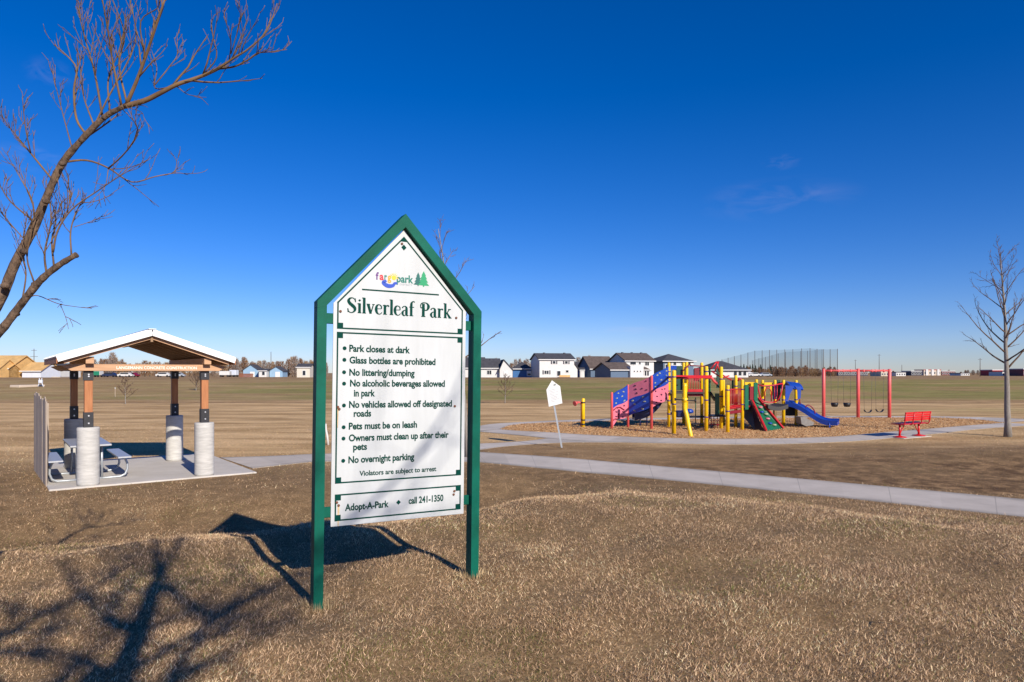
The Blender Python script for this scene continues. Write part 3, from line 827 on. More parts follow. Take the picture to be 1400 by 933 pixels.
# slab
b = MB(); b.box((1.27, 2.05, -.045), (3.86, 4.6, .15), bev=.012)
slab = b.build('concrete_pad', M_slab); slab.location = (SHX, SHY, SL - .03); slab.rotation_euler = (0, 0, SHYAW)
tag(slab, 'rectangular concrete pad under the picnic shelter', None, None, 'structure')
FOOT.append(np.array([tuple(SHW(x, y).xy) for x, y in ((-.68, -.27), (3.22, -.27), (3.22, 4.37), (-.68, 4.37))]))
M_pillar = mat('pillar_concrete', (.40, .39, .365), .85, 0, 7, col2=(.60, .585, .55), stretch=(.5, .5, 3.0), bump=.12, bscale=30)
for (x, y) in ((0, 0), (SW, 0), (SW, SDp), (0, SDp)):
    b = MB()
    prof = []
    for k in range(29):                       # spiral-wound form marks
        z = k / 28 * 1.13
        prof.append((.196 + (.0022 if k % 2 else 0), z))
    prof += [(.188, 1.14), (.03, 1.141)]
    b.lathe((x, y, 0), prof, 28); pil = b.build('pillar', M_pillar, sh)
    b = MB(); b.box((x, y, 1.775), (.142, .142, 1.27), bev=.006); po = b.build('post', M_wood, sh)
    for (z0, z1) in ((1.142, 1.44), (2.07, 2.258)):
        b = MB()
        for sy in (-1, 1): b.box((x, y + sy * .078, (z0 + z1) / 2), (.165, .012, z1 - z0))
        for sx in (-1, 1): b.box((x + sx * .0775, y, (z0 + z1) / 2), (.011, .144, z1 - z0 - .004))
        br_ = b.build('steel_bracket', M_steelblack, po)
        for zz in (z0 + .08, z1 - .07):
            b = MB()
            b.tube([(x, y - .084, zz), (x, y - .098, zz)], .016, 8); b.build('bolt', M_bolt, po)
# front and rear name boards
def beam(y, nm):
    b = MB(); x0, x1, z0, z1 = -.455, 2.58, 2.262, 2.392
    zm = (z0 + z1) / 2
    b.prism([(x0, zm + .03), (x0 + .16, z0), (x1 - .16, z0), (x1, zm + .02), (x1 - .16, z1), (x0 + .16, z1)], .07, o=(0, y, 0))
    return b.build(nm, M_woodpale, sh)
nb_ = beam(-.158, 'name_beam'); beam(SDp + .088, 'cross_beam')
tb_ = MB(); put_text(tb_, 'LANGEMANN CONCRETE CONSTRUCTION', .47, 2.297, 1.97, 2.297, .058, -.1592, .012, 1.0)
tb_.build('routed_lettering', M_letterpaint, nb_)
# plates running front to back on top of the posts, then rafters and roof
for x in (0.0, SW):
    b = MB(); b.box((x, SDp / 2, 2.468), (.14, SDp + .62, .135), bev=.004); b.build('side_plate', M_woodpale, sh)
RX0, RXM, RX1, RZE, RZP = -.50, 1.065, 2.63, 2.50, 3.035
Y0, Y1 = -.47, SDp + .47
slr = (RZP - RZE) / (RXM - RX0)
ang = math.atan(slr)
for sd in (-1, 1):
    xe = RX0 if sd < 0 else RX1
    up = Vector((-(slr) * (1 if sd < 0 else -1) * 1, 0, 1)).normalized()
    def rp(t, y, off): 
        x = xe + (RXM - xe) * t; z = RZE + (RZP - RZE) * t
        return Vector((x, y, z)) + up * off
    # deck boards
    b = MB()
    a0, a1, c0, c1 = rp(0.01, Y0 + .03, .0), rp(.995, Y0 + .03, 0), rp(.995, Y1 - .03, 0), rp(.01, Y1 - .03, 0)
    t_ = up * .035
    b.add([a0, a1, c0, c1, a0 + t_, a1 + t_, c0 + t_, c1 + t_], [(0,1,2,3), (7,6,5,4), (0,4,5,1), (1,5,6,2), (2,6,7,3), (3,7,4,0)])
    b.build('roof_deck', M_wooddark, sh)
    for k in range(8):
        y = Y0 + .10 + k * (Y1 - Y0 - .2) / 7
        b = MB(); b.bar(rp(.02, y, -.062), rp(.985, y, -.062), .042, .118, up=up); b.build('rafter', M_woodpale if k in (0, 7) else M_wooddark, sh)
    # metal roof sheet with white fascia and folded eave
    b = MB()
    a0, a1, c0, c1 = rp(-.03, Y0 - .015, .038), rp(1.0, Y0 - .015, .038), rp(1.0, Y1 + .015, .038), rp(-.03, Y1 + .015, .038)
    t_ = up * .018
    b.add([a0, a1, c0, c1, a0 + t_, a1 + t_, c0 + t_, c1 + t_], [(0,1,2,3), (7,6,5,4), (0,4,5,1), (1,5,6,2), (2,6,7,3), (3,7,4,0)])
    for k in range(9):
        y = Y0 + .06 + k * (Y1 - Y0 - .12) / 8
        b.bar(rp(-.025, y, .066), rp(.99, y, .066), .03, .022, up=up)
    rf = b.build('metal_roof', M_roofwhite, sh)
    for y in (Y0 - .022, Y1 + .008):
        b = MB()
        q = [rp(-.03, y, -.058), rp(1.0, y, -.058), rp(1.0, y, .060), rp(-.03, y, .060)]
        dy = Vector((0, .016, 0))
        b.add(q + [p + dy for p in q], [(0,1,2,3), (7,6,5,4), (0,4,5,1), (1,5,6,2), (2,6,7,3), (3,7,4,0)])
        b.build('fascia', M_roofwhite, rf)
    b = MB(); b.bar(rp(-.035, Y0, -.02), rp(-.035, Y1, -.02), .016, .13, up=(0, 0, 1)); b.build('eave_fascia', M_wood, rf)
b = MB(); b.bar((RXM, Y0 - .02, RZP + .072), (RXM, Y1 + .02, RZP + .072), .14, .014); b.build('ridge_cap', M_roofwhite, sh)
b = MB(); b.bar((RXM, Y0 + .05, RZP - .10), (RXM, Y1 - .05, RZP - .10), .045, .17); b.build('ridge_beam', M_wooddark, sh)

# picnic table
tbw = SHW(.085, 1.27, SL)
pt = thing('picnic_table', 'aluminium picnic table with attached benches on bent pipe legs under the shelter', 'picnic table', tbw, SHYAW)
b = MB()
for k in range(3): b.box((-.245 + k * .245, 0, .735), (.238, 1.83, .038), bev=.006)
b.build('table_top', M_alu, pt)
for sd in (-1, 1):
    b = MB(); b.box((sd * .60, 0, .455), (.25, 1.83, .036), bev=.006); b.build('bench_seat', M_alu, pt)
for y in (-.60, .60):
    b = MB()
    for sd in (-1, 1):
        pts = [(sd * .60, y, .435), (sd * .645, y, .40), (sd * .685, y, .30), (sd * .69, y, .18), (sd * .65, y, .07), (sd * .56, y, .025), (sd * .42, y, .022), (0, y, .022)]
        b.tube(pts, .024, 10)
    b.build('seat_pipe', M_galv, pt)
    for sd in (-1, 1):
        b = MB(); b.tube([(sd * .22, y, .03), (sd * .22, y, .72)], .024, 10); b.build('leg', M_galv, pt)
    b = MB(); b.tube([(-.34, y, .70), (.34, y, .70)], .022, 8); b.build('top_brace', M_galv, pt)

# weathered privacy screen
fx, fy = -.665, .40
fn = thing('board_screen', 'weathered grey vertical board privacy screen at the edge of the shelter pad', 'fence', SHW(fx, fy, 0), SHYAW + R(1.6))
rnd = random.Random(8)
for k in range(20):
    y = k * .148; hgt = 1.74 + rnd.uniform(-.05, .05) + .012 * k * .3
    b = MB(); b.box((rnd.uniform(-.003, .003), y + .07, hgt / 2 - .03), (.022, .146, hgt), rz=rnd.uniform(-.02, .02), bev=.003)
    b.build('board', M_weathered, fn)
for z in (.35, 1.25):
    b = MB(); b.box((.034, 1.75, z), (.04, 2.3, .09)); b.build('rail', M_weathered, fn)
for y in (1.4, 2.1, 2.8):
    b = MB(); b.box((.10, y, .8), (.09, .09, 1.60)); b.build('fence_post', M_weathered, fn)

# ------------------------------------------------------------------ small leaning sign by the loop
M_paper = mat('small_sign_face', (.78, .78, .76), .5, 0, 5, col2=(.70, .70, .68))
M_greyprint = mat('faded_print', (.42, .44, .46), .6)
bs_ = G(768.9, 612.3); D = bs_.y
top = P(757.5, 553, D)
ls = thing('small_rules_sign', 'small white house-shaped notice board on a leaning steel post beside the loop', 'sign', (bs_.x, bs_.y, hz(bs_.x, bs_.y)))
ax = (top - bs_); 
b = MB()
pa_ = Vector((0, 0, -.1)); tp = Vector((ax.x, 0, ax.z)) * 1.35
b.bar(pa_, tp, .05, .03, up=(0, 1, 0)); b.build('post', M_galv, ls)
lp = [P(*q, D) - bs_ for q in ((750.3, 556.3), (768.7, 551.6), (765.7, 528.4), (754.5, 520.2), (746.9, 533.2))]
b = MB(); b.prism([(p.x, p.z) for p in lp], .012, o=(0, -.045, 0)); bd_ = b.build('notice_board', M_paper, ls)
e1 = (lp[1] - lp[0]); e2 = (lp[4] - lp[0])
b = MB()
rnd = random.Random(3)
def q2(a, c_): v = lp[0] + e1 * a + e2 * c_; return (v.x, v.z)
for k in range(9):
    w0 = .93 - k * .085; a0 = .17 + rnd.uniform(0, .06); a1 = .85 - rnd.uniform(0, .35)
    flat(b, [q2(a0, w0), q2(a1, w0), q2(a1, w0 - .028), q2(a0, w0 - .028)], -.0462)
b.build('print_lines', M_greyprint, bd_)
b = MB()
for cx0, hh in ((.60, .10), (.68, .12)):
    flat(b, [q2(cx0 - .05, 1.13), q2(cx0 + .05, 1.13), q2(cx0, 1.13 + hh)], -.0464)
b.build('emblem', M_ink, bd_)
# ------------------------------------------------------------------ playground
def plastic(name, c, r=.42, v=.12): return mat(name, c, r, v, 3.0, bump=.02, bscale=40)
M_yel = plastic('yellow_powder_coat', (.84, .52, .006), .35)
M_red = plastic('red_powder_coat', (.50, .012, .02), .38)
M_redf = plastic('faded_red_coat', (.70, .10, .10), .45)
M_pink = plastic('pink_plastic', (.66, .17, .24), .5)
M_blue = plastic('blue_plastic', (.01, .055, .36), .35)
M_navy = plastic('navy_plastic', (.006, .012, .075), .35)
M_grn = plastic('play_green', (.006, .115, .055), .45)
M_dgrn = plastic('play_dark_green', (.004, .05, .035), .5)
M_blk = mat('black_vinyl', (.012, .012, .016), .5, .2, 20)
M_deckg = mat('deck_vinyl', (.045, .04, .04), .6, .2, 20)
M_wine = plastic('wine_red_plastic', (.22, .008, .02), .5)
M_hold = mat('pale_holds', (.34, .36, .22), .5)
M_holdd = mat('dark_holds', (.09, .02, .05), .5)
M_grey = mat('grey_plastic', (.20, .19, .18), .6, .15, 10)
M_purple = plastic('purple_clamp', (.07, .035, .16), .4)

PC = G(985, 586)
ps = thing('play_structure', 'yellow posted climbing structure with pink and blue climbing wall and blue slides', 'playground', (PC.x, PC.y, 0))
def LP(v): return Vector((v[0] - PC.x, v[1] - PC.y, v[2]))
def yH(py, Y): return EYE - (py - HY) / FPX * Y
posts = {}
def post(key, px, pyb, pyt, m=M_yel, r=.066, cap=True, clamps=(), top=None):
    g = G(px, pyb); Y = g.y; h_ = yH(pyt, Y)
    b = MB()
    prof = [(r, -.1), (r, h_ - .04), (r * .93, h_ - .015), (r * .6, h_)]
    b.lathe(LP(g), prof, 14); o = b.build('post', m, ps)
    for z in clamps:
        b = MB(); b.lathe(LP(g) + Vector((0, 0, z)), [(r + .004, -.025), (r + .012, -.02), (r + .012, .02), (r + .004, .025)], 14)
        b.build('clamp', M_purple, o)
    posts[key] = (g.x, g.y, h_)
    return g
post('P1', 836.4, 586.6, 536.4, M_redf, .05)
post('P2', 858.7, 585.0, 526, M_redf, .05)
post('P3', 890.8, 586.9, 513.5, M_redf, .055)
post('Y1', 914.5, 584.5, 496, clamps=(.55, 1.1, 1.5, 1.9, 2.3))
post('Y2', 921.4, 593.6, 506.5, clamps=(1.1, 2.1), r=.078)
post('Y4', 938.8, 583.8, 495.3, clamps=(.6, 2.0))
post('Yb', 934.6, 580.0, 496, clamps=(.6, 2.0))
post('Y5', 959.4, 583, 496, clamps=(1.3, 2.1))
post('Y6', 965.6, 590, 501, clamps=(.55, 1.2, 2.3), r=.072)
post('Y7', 986.0, 586.6, 501.6, clamps=(.55, 1.3, 2.0), r=.07)
post('Yc', 989.0, 582, 519.5)
post('Y8', 994.9, 591.5, 526.7, clamps=(.8, 1.6), r=.072)
post('Y9', 1006, 584.5, 513.4, clamps=(1.0, 1.7))
post('Y10', 1014.8, 588, 519, clamps=(1.0, 1.6))
post('Y11', 1034, 584.5, 519, clamps=(1.0, 1.5))
post('Y12', 1042.3, 581, 519.7, clamps=(1.1, 1.6))
post('Y13', 1059.4, 578.6, 519.7, clamps=(1.1, 1.6))
post('Y14', 1071.2, 582.4, 519.7, clamps=(1.1, 1.6))
post('Y15', 1088.4, 581.7, 520, clamps=(1.1,))
# pole whose foot bends out towards the path
g = G(945.6, 597); Y = g.y + .35
b = MB()
top_ = P(936.2, 524, Y)
pts = [Vector((top_.x, Y, yH(524, Y))), Vector((top_.x, Y, 1.3)), Vector((top_.x + .01, Y, .95)), Vector((top_.x + .05, Y - .05, .75)), Vector((g.x - .06, g.y + .08, .25)), Vector((g.x, g.y, -.1))]
b.tube([LP(p) for p in catmull(pts, 5)], .078, 14); o = b.build('bent_pole', M_yel, ps)
b = MB(); z = yH(547, Y)
b.tube([LP((top_.x - .36, Y - .09, z + .02)), LP((top_.x + .36, Y - .09, z - .03))], .02, 8)
for s in (-1, 1): b.tube([LP((top_.x + s * .36, Y - .09, z - s * .025 - .05)), LP((top_.x + s * .36, Y - .09, z - s * .025 + .05))], .035, 8)
b.build('handlebar', M_blk, o)
b = MB(); b.lathe(LP((top_.x, Y, z - .08)), [(.085, 0), (.115, .03), (.115, .13), (.085, .16)], 14); b.build('hub', M_yel, o)

# --- climbing wall: three wavy panels between red posts
def wall_panel(k0, k1, up, mid, low, mU, mL, seed, wave=1):
    x0, y0, _ = posts[k0]; x1, y1, _ = posts[k1]
    def zc(pair, s):
        (p0, q0), (p1, q1) = (pair[0], y0), (pair[1], y1)
        z0, z1 = yH(p0, y0), yH(p1, y1)
        t = s; e = t * t * (3 - 2 * t)
        return z0 + (z1 - z0) * (.05 * t + .95 * e) + .05 * math.sin(2 * math.pi * t)
    d = Vector((x1 - x0, y1 - y0, 0)); nrm = Vector((d.y, -d.x, 0)).normalized()
    n = 16
    for nm, ca_, cb_, m_, mh in (('climbing_panel', up, mid, mU[0], mU[1]), ('climbing_panel', mid, low, mL[0], mL[1])):
        b = MB(); vs = []
        for f_ in (.022, -.022):
            for i in range(n + 1):
                s = .03 + .94 * i / n
                p = Vector((x0, y0, 0)) + d * s + nrm * f_
                vs.append(LP((p.x, p.y, zc(cb_, s)))); vs.append(LP((p.x, p.y, zc(ca_, s))))
        m2 = 2 * (n + 1); fs = []
        for i in range(n):
            a = 2 * i
            fs += [(a, a+2, a+3, a+1), (m2+a, m2+a+1, m2+a+3, m2+a+2), (a+1, a+3, m2+a+3, m2+a+1), (a, m2+a, m2+a+2, a+2)]
        fs += [(0, 1, m2+1, m2), (m2-2, 2*m2-2, 2*m2-1, m2-1)]
        b.add(vs, fs)
        b.mi = 1
        rn = random.Random(seed); seed += 7
        L_ = d.length
        cnt = int(L_ * 2.4)
        for i in range(cnt):
            for j in range(3):
                s = .1 + .8 * (i + .5 + rn.uniform(-.25, .25)) / cnt
                lo, hi = zc(cb_, s), zc(ca_, s)
                t = (j + .5 + rn.uniform(-.2, .2)) / 3
                if hi - lo < .25: continue
                z = lo + (hi - lo) * t
                p = Vector((x0, y0, 0)) + d * s
                a = rn.uniform(-.4, .6)
                w_, h2 = rn.uniform(.045, .075), rn.uniform(.025, .038)
                du = d.normalized()
                for f_ in (1, -1):
                    ring = []
                    for (rs, of) in ((1, .022), (.75, .045)):
                        for q in range(8):
                            an = 6.2832 * q / 8 * f_
                            ux_, uz_ = math.cos(an) * w_ * rs, math.sin(an) * h2 * rs
                            ux_, uz_ = ux_ * math.cos(a) - uz_ * math.sin(a), ux_ * math.sin(a) + uz_ * math.cos(a)
                            ring.append(LP(p + du * ux_ + nrm * of * f_ + Vector((0, 0, z + uz_))))
                    b.add(ring, [(q, (q+1) % 8, 8 + (q+1) % 8, 8 + q) for q in range(8)] + [tuple(range(8, 16))])
        b.build(nm, [m_, mh], ps)
BL, PK = (M_blue, M_hold), (M_pink, M_holdd)
wall_panel('P1', 'P2', (540, 526.5), (559, 547), (577, 569), BL, PK, 1)
wall_panel('P2', 'P3', (528, 514.5), (547, 535), (569, 557), PK, BL, 2)
wall_panel('P3', 'Y1', (514, 501), (536, 523.5), (557.5, 545), BL, PK, 3)
# stirrup steps hanging at the low end of the wall
b = MB()
x0, y0, _ = posts['P1']; x1, y1, _ = posts['P2']
q = lambda s, z, o=-.06: LP((x0 + (x1 - x0) * s, y0 + (y1 - y0) * s + o, z))
b.tube([q(.1, .75), q(.28, .85), q(.5, .86), q(.75, .74)], .02, 8); b.tube([q(.08, .35), q(.2, .4), q(.4, .38), q(.42, .6)], .02, 8)
b.build('grab_rail', M_wine, ps)
b = MB(); q0 = [q(.08, .10, 0), q(.34, .36, 0), q(.52, .52, 0), q(.5, .62, 0), q(.08, .62, 0)]
b.add(q0 + [p + Vector((0, .04, 0)) for p in q0], [(0,1,2,3,4), (9,8,7,6,5), (0,5,6,1), (1,6,7,2), (2,7,8,3), (3,8,9,4), (4,9,5,0)])
b.build('foot_panel', M_pink, ps)

def deck(x0, y0, x1, y1, z, name='deck', m=M_deckg, t=.06):
    b = MB(); c = LP(((x0 + x1) / 2, (y0 + y1) / 2, z)); b.box(c, (abs(x1 - x0), abs(y1 - y0), t), bev=.01); return b.build(name, m, ps)
def bars(p, q_, z0, z1, n, m=M_red, r=.014, name='barrier', rail=.022):
    p, q_ = Vector((*p, 0)), Vector((*q_, 0)); b = MB()
    up = Vector((0, 0, 1))
    for z in (z0, z1): b.tube([LP(p + up * z), LP(q_ + up * z)], rail, 8)
    for i in range(n):
        t = (i + .5) / n; w = p + (q_ - p) * t
        b.tube([LP(w + up * z0), LP(w + up * z1)], r, 6)
    return b.build(name, m, ps)
def slab_panel(a, c, z0, z1, m, name, t=.05):
    """upright flat panel from plan point a to c"""
    b = MB(); a, c = Vector((*a, 0)), Vector((*c, 0))
    b.bar(LP(a + Vector((0, 0, (z0 + z1) / 2))), LP(c + Vector((0, 0, (z0 + z1) / 2))), t, z1 - z0, bev=.015); return b.build(name, m, ps)
def XY(px, Y): return ((px - CX) / FPX * Y, Y)
p1, p4, p5, p6, p7, pb = (Vector(posts[k]) for k in ('Y1', 'Y4', 'Y5', 'Y6', 'Y7', 'Yb'))
# tall tower
deck(p1.x, p1.y - .2, p5.x, p1.y + 1.6, 1.42, 'high_deck')
bars(XY(940.5, 28.2), XY(958.5, 28.2), 1.47, 2.12, 8); 
b = MB(); b.bar(LP((*XY(940.5, 28.15), 1.36)), LP((*XY(961, 28.15), 1.36)), .05, .15); b.build('deck_skirt', M_wine, ps)
b = MB(); b.bar(LP((*XY(940.5, 28.13), 1.52)), LP((*XY(961, 28.13), 1.52)), .04, .11); b.build('deck_skirt', M_red, ps)
slab_panel(XY(922.5, 29.6), XY(933.5, 29.6), 1.5, 2.55, M_dgrn, 'wall_panel')
slab_panel(XY(935.5, 29.4), XY(938, 29.4), 1.2, 2.5, M_dgrn, 'wall_panel')
slab_panel(XY(914.5, 28.5), XY(924.5, 28.9), 2.38, 2.55, M_blue, 'roof_panel')
slab_panel(XY(949, 29.8), XY(956, 29.8), 1.9, 2.46, M_wine, 'wall_panel')
slab_panel(XY(950.5, 29.2), XY(951.5, 29.2), .05, 1.2, M_grn, 'support_panel')
b = MB(); b.tube([LP((*XY(943, 28.3), 2.55)), LP((*XY(964, 28.3), 2.52))], .024, 8); b.tube([LP((*XY(932, 28.3), 2.28)), LP((*XY(943, 28.3), 2.60))], .024, 8); b.build('top_rail', M_wine, ps)
# overhead red bar
b = MB()
zA = yH(515.6, p1.y); zB = yH(515.5, p6.y)
y2 = Vector(posts['Y2'])
b.tube([LP((p1.x, p1.y, zA)), LP((y2.x, y2.y + .02, zA - .02)), LP((p6.x, p6.y, zB)), LP((*XY(973.5, p6.y), yH(517.2, p6.y))), LP((*XY(975.6, p6.y), yH(521, p6.y))), LP((*XY(980, p6.y + .2), yH(525, p6.y)))], .05, 10)
b.build('overhead_bar', M_redf, ps)
b = MB(); b.bar(LP((*XY(922, y2.y + .15), zA + .02)), LP((*XY(973, p6.y), zB + .0)), .06, .12, bev=.01); b.build('overhead_beam', M_red, ps)
# red pipe climber at the top
Yp = 27.6
b = MB()
for (a, c) in (((971.5, 505), (980, 494.5)), ((980, 494.5), (983.5, 509)), ((977, 509), (982.5, 494.5)), ((973, 508), (984, 515)), ((986, 512), (1000, 520)), ((984, 518), (997, 514))):
    b.tube([LP(P(*a, Yp)), LP(P(*c, Yp))], .028, 8)
b.build('pipe_climber', M_red, ps)
slab_panel(XY(969, 28), XY(971.5, 28), .35, 2.45, M_grn, 'ladder_panel')
slab_panel(XY(979.5, 28.1), XY(984, 28.1), 1.62, 2.5, M_dgrn, 'wall_panel')
slab_panel(XY(977.8, 27.6), XY(983, 27.4), .5, 1.42, M_grn, 'ladder_panel')
b = MB(); b.bar(LP(P(970, 536, 28)), LP(P(978, 548, 28)), .3, .06); b.build('chute', M_blk, ps)
# low transfer decks and rungs
b = MB(); c = G(978, 586); b.box(LP((c.x, 27.6, .52)), (.66, .9, .05), bev=.01); b.build('transfer_deck', M_blk, ps)
b = MB()
for px in (969, 972.5, 976, 981):
    b.tube([LP((*XY(px, 27.1), .5)), LP((*XY(px, 27.1), .05 if px > 979 else .22))], .015, 6)
b.tube([LP((*XY(968, 27.1), .2)), LP((*XY(983, 27.1), .2))], .02, 6)
b.build('rung_frame', M_wine, ps)
deck(XY(914, 28.6)[0], 28.4, XY(936, 28.6)[0], 28.9, .55, 'low_step', M_navy, .09)
deck(XY(940, 28.4)[0], 28.2, XY(966, 28.4)[0], 28.7, .42, 'balance_plank', M_blk, .06)
deck(XY(942, 27.0)[0], 26.9, XY(960, 27.0)[0], 27.15, .22, 'low_step', M_blk, .05)
b = MB(); c = P(930, 569, 28.3); b.box(LP((c.x, 28.3, .55)), (.38, .3, .28), bev=.05); b.build('panel_seat', M_navy, ps)
b = MB(); c = P(942, 562, 28); b.lathe(LP((c.x, 28, .58)), [(.05, 0), (.17, .03), (.19, .10), (.14, .17), (.05, .2)], 14); sd_ = b.build('spinner_seat', M_blue, ps)
b = MB(); b.tube([LP((c.x - .05, 28, -.05)), LP((c.x - .05, 28, .6))], .035, 8); b.build('seat_stem', M_wine, sd_)
# wave slide behind the wall
b = MB()
prof = [(912, 533, 29.6), (907, 541, 29.4), (900, 553, 29.2), (890, 563, 29.1), (878, 569, 29.0), (866, 571.5, 29.0)]
pr = catmull([tuple(LP(P(*q))) for q in prof], 5)
w2 = .34
vs = []
for i, p in enumerate(pr):
    for (dy, dz) in ((-w2, .20), (-w2 + .03, .20), (-w2 + .05, .02), (w2 - .05, .02), (w2 - .03, .20), (w2, .20), (w2, -.08), (-w2, -.08)):
        vs.append((p[0], p[1] + dy, p[2] + dz))
fs = []
for i in range(len(pr) - 1):
    for k in range(8):
        fs.append((i*8+k, i*8+(k+1) % 8, (i+1)*8+(k+1) % 8, (i+1)*8+k))
fs += [tuple(range(8)), tuple(reversed(range((len(pr)-1)*8, len(pr)*8)))]
b.add(vs, fs); slw = b.build('wave_slide', M_navy, ps)
for px, py in ((875.2, 573), (884.5, 570.5)):
    b = MB(); q0 = P(px, py, 28.8); b.tube([LP((q0.x, 28.8, -.05)), LP((q0.x, 28.8, q0.z + .1))], .03, 8); b.build('slide_leg', M_navy, slw)
slab_panel(XY(915.5, 29.4), XY(924, 29.7), .92, 1.5, M_navy, 'slide_hood')
# bridge and middle tower
p8, p9, p10, p11, p12, p13, p14, p15 = (Vector(posts[k]) for k in ('Y8', 'Y9', 'Y10', 'Y11', 'Y12', 'Y13', 'Y14', 'Y15'))
b = MB(); q4 = [p8, p9 + Vector((.0, .3, 0)), p11, p10]
b.add([LP((p.x, p.y, z)) for z in (.86, .93) for p in q4], [(0,1,2,3), (7,6,5,4), (0,4,5,1), (1,5,6,2), (2,6,7,3), (3,7,4,0)]); b.build('deck', M_wine, ps)
slab_panel((p8.x + .1, p8.y + .1), (p10.x - .05, p10.y), .68, .80, M_wine, 'deck_skirt')
slab_panel((p8.x + .1, p8.y + .12), (p10.x - .05, p10.y + .02), .88, .96, M_red, 'deck_skirt')
bars((p8.x + .08, p8.y), (p10.x - .05, p10.y), .98, 1.62, 9, name='barrier')
slab_panel((p8.x + .3, p8.y + 1.2), (p10.x - .1, p10.y + 1.2), .95, 1.65, M_wine, 'wall_panel')
slab_panel(XY(1000.5, 28.3), XY(1003, 28.3), .95, 1.95, M_grn, 'support_panel')
slab_panel(XY(1018.2, 26.8), XY(1023, 26.9), .80, 1.78, M_grn, 'gate_panel')
slab_panel(XY(1030.5, 27.2), XY(1035.6, 27.3), 1.14, 1.86, M_grn, 'gate_panel')
slab_panel(XY(1023.2, 27.6), XY(1030, 27.7), 1.15, 1.7, M_wine, 'wall_panel')
b = MB()
b.tube([LP(P(1009, 521, 27.5)), LP(P(1011, 517.5, 27.5)), LP(P(1014, 519, 27.5)), LP(P(1015, 530, 27.5))], .04, 8); b.build('red_hoop', M_red, ps)
slab_panel(XY(1018, 28.5), XY(1032, 28.5), 1.66, 1.86, M_yel, 'arch_panel')
# yellow arched panel with two openings
Yq = 29.4
b = MB()
def aq(px, py): v = LP(P(px, py, Yq)); return (v.x, v.z)
b.prism([aq(1045, 523.2), aq(1057, 523.2), aq(1057, 527), aq(1045, 527)][::-1], .05, o=(0, Yq - PC.y, 0))
for (a, c) in (((1044.6, 1046.8)), ((1053.2, 1057.2))):
    b.prism([aq(a, 541), aq(c, 541), aq(c, 527), aq(a, 527)], .05, o=(0, Yq - PC.y + .003, 0))
b.build('arch_panel', M_yel, ps)
b = MB()
b.tube([LP(P(*q, 29.0)) for q in ((1045.5, 549), (1045.5, 536), (1047.5, 531.5), (1050, 530.2), (1052.5, 531.5), (1054.5, 536), (1054.5, 549))], .025, 8); b.build('red_arch', M_red, ps)
# bridge rail
b = MB()
rl_ = [(1036, 526.5, 27.6), (1038, 538, 27.6), (1041.5, 547.5, 27.6), (1050, 550.2, 27.6), (1060, 549.6, 27.6), (1065.5, 544, 27.5), (1068.5, 535, 27.5), (1070, 525.5, 27.6)]
b.tube([tuple(v) for v in catmull([tuple(LP(P(*q))) for q in rl_], 5)], .028, 8)
b.tube([LP(P(1036, 526, 27.6)), LP(P(1044, 528, 27.6)), LP(P(1057, 527, 27.6)), LP(P(1070, 524.5, 27.6))], .028, 8)
for px in (1059, 1062.5):
    b.tube([LP(P(px, 527.5, 27.6)), LP(P(px, 549.5, 27.6))], .016, 6)
b.build('bridge_rail', M_red, ps)
slab_panel(XY(1062, 29.2), XY(1066.5, 29.2), 1.05, 1.95, M_dgrn, 'wall_panel')
b = MB(); cA, cB = P(1044, 554.5, 28), P(1071, 554.5, 28)
vs = []
for i in range(9):
    t = i / 8; x = cA.x + (cB.x - cA.x) * t; z = .98 - .10 * math.sin(math.pi * t)
    for (y, dz) in ((27.5, 0), (28.9, 0), (28.9, -.16), (27.5, -.16)): vs.append(LP((x, y, z + dz)))
fs = [(i*4+k, i*4+(k+1) % 4, (i+1)*4+(k+1) % 4, (i+1)*4+k) for i in range(8) for k in range(4)] + [(0, 1, 2, 3), (35, 34, 33, 32)]
b.add(vs, fs); b.build('bridge_deck', M_deckg, ps)
b = MB(); q0 = P(1059.3, 562, 28.8); b.tube([LP((q0.x, 28.8, -.05)), LP((q0.x, 28.8, .95))], .07, 10); b.build('bridge_support', mat('brown_post', (.16, .085, .03), .6, .2, 8), ps)
# green ramp climber with red edges
A, B_, C_, D_ = (LP(P(1026.5, 545, 27.9)), LP(P(1036, 545, 27.9)), LP(G(1070.5, 587)), LP(G(1047.6, 590.3)))
nrm = (B_ - A).cross(D_ - A).normalized(); 
if nrm.z < 0: nrm = -nrm
b = MB(); t_ = -nrm * .05
b.add([A, B_, C_, D_, A + t_, B_ + t_, C_ + t_, D_ + t_], [(0,3,2,1), (4,5,6,7), (0,1,5,4), (1,2,6,5), (2,3,7,6), (3,0,4,7)])
b.mi = 1
rn = random.Random(5)
for s, t in ((.5, .3), (.35, .45), (.6, .52), (.5, .66), (.45, .80), (.65, .86)):
    p = (A * (1-s) + B_ * s) * (1-t) + (D_ * (1-s) + C_ * s) * t
    b.lathe(p - Vector((0, 0, .0)), [(.10, 0), (.09, .04), (.05, .06)], 10); b.mi = 1 + (b.mi % 3)
b.build('ramp_climber', [M_grn, M_pink, M_blue, M_hold], ps)
b = MB(); b.bar(A + nrm * .02, D_ + nrm * .02, .06, .12, up=nrm); b.build('ramp_edge', M_red, ps)
b = MB(); b.bar(B_ + nrm * .02, C_ + nrm * .02, .06, .12, up=nrm); b.build('ramp_edge', M_red, ps)
b = MB(); q4 = [A + t_ * 1.1, D_ + t_ * 1.1 + Vector((-.05, 0, 0)), D_ + Vector((-.25, .5, 0)), A + Vector((-.3, .4, -.6))]
b.add(q4 + [p + Vector((0, .05, 0)) for p in q4], [(0,1,2,3), (7,6,5,4), (0,4,5,1), (1,5,6,2), (2,6,7,3), (3,7,4,0)]); b.build('ramp_underside', M_blk, ps)
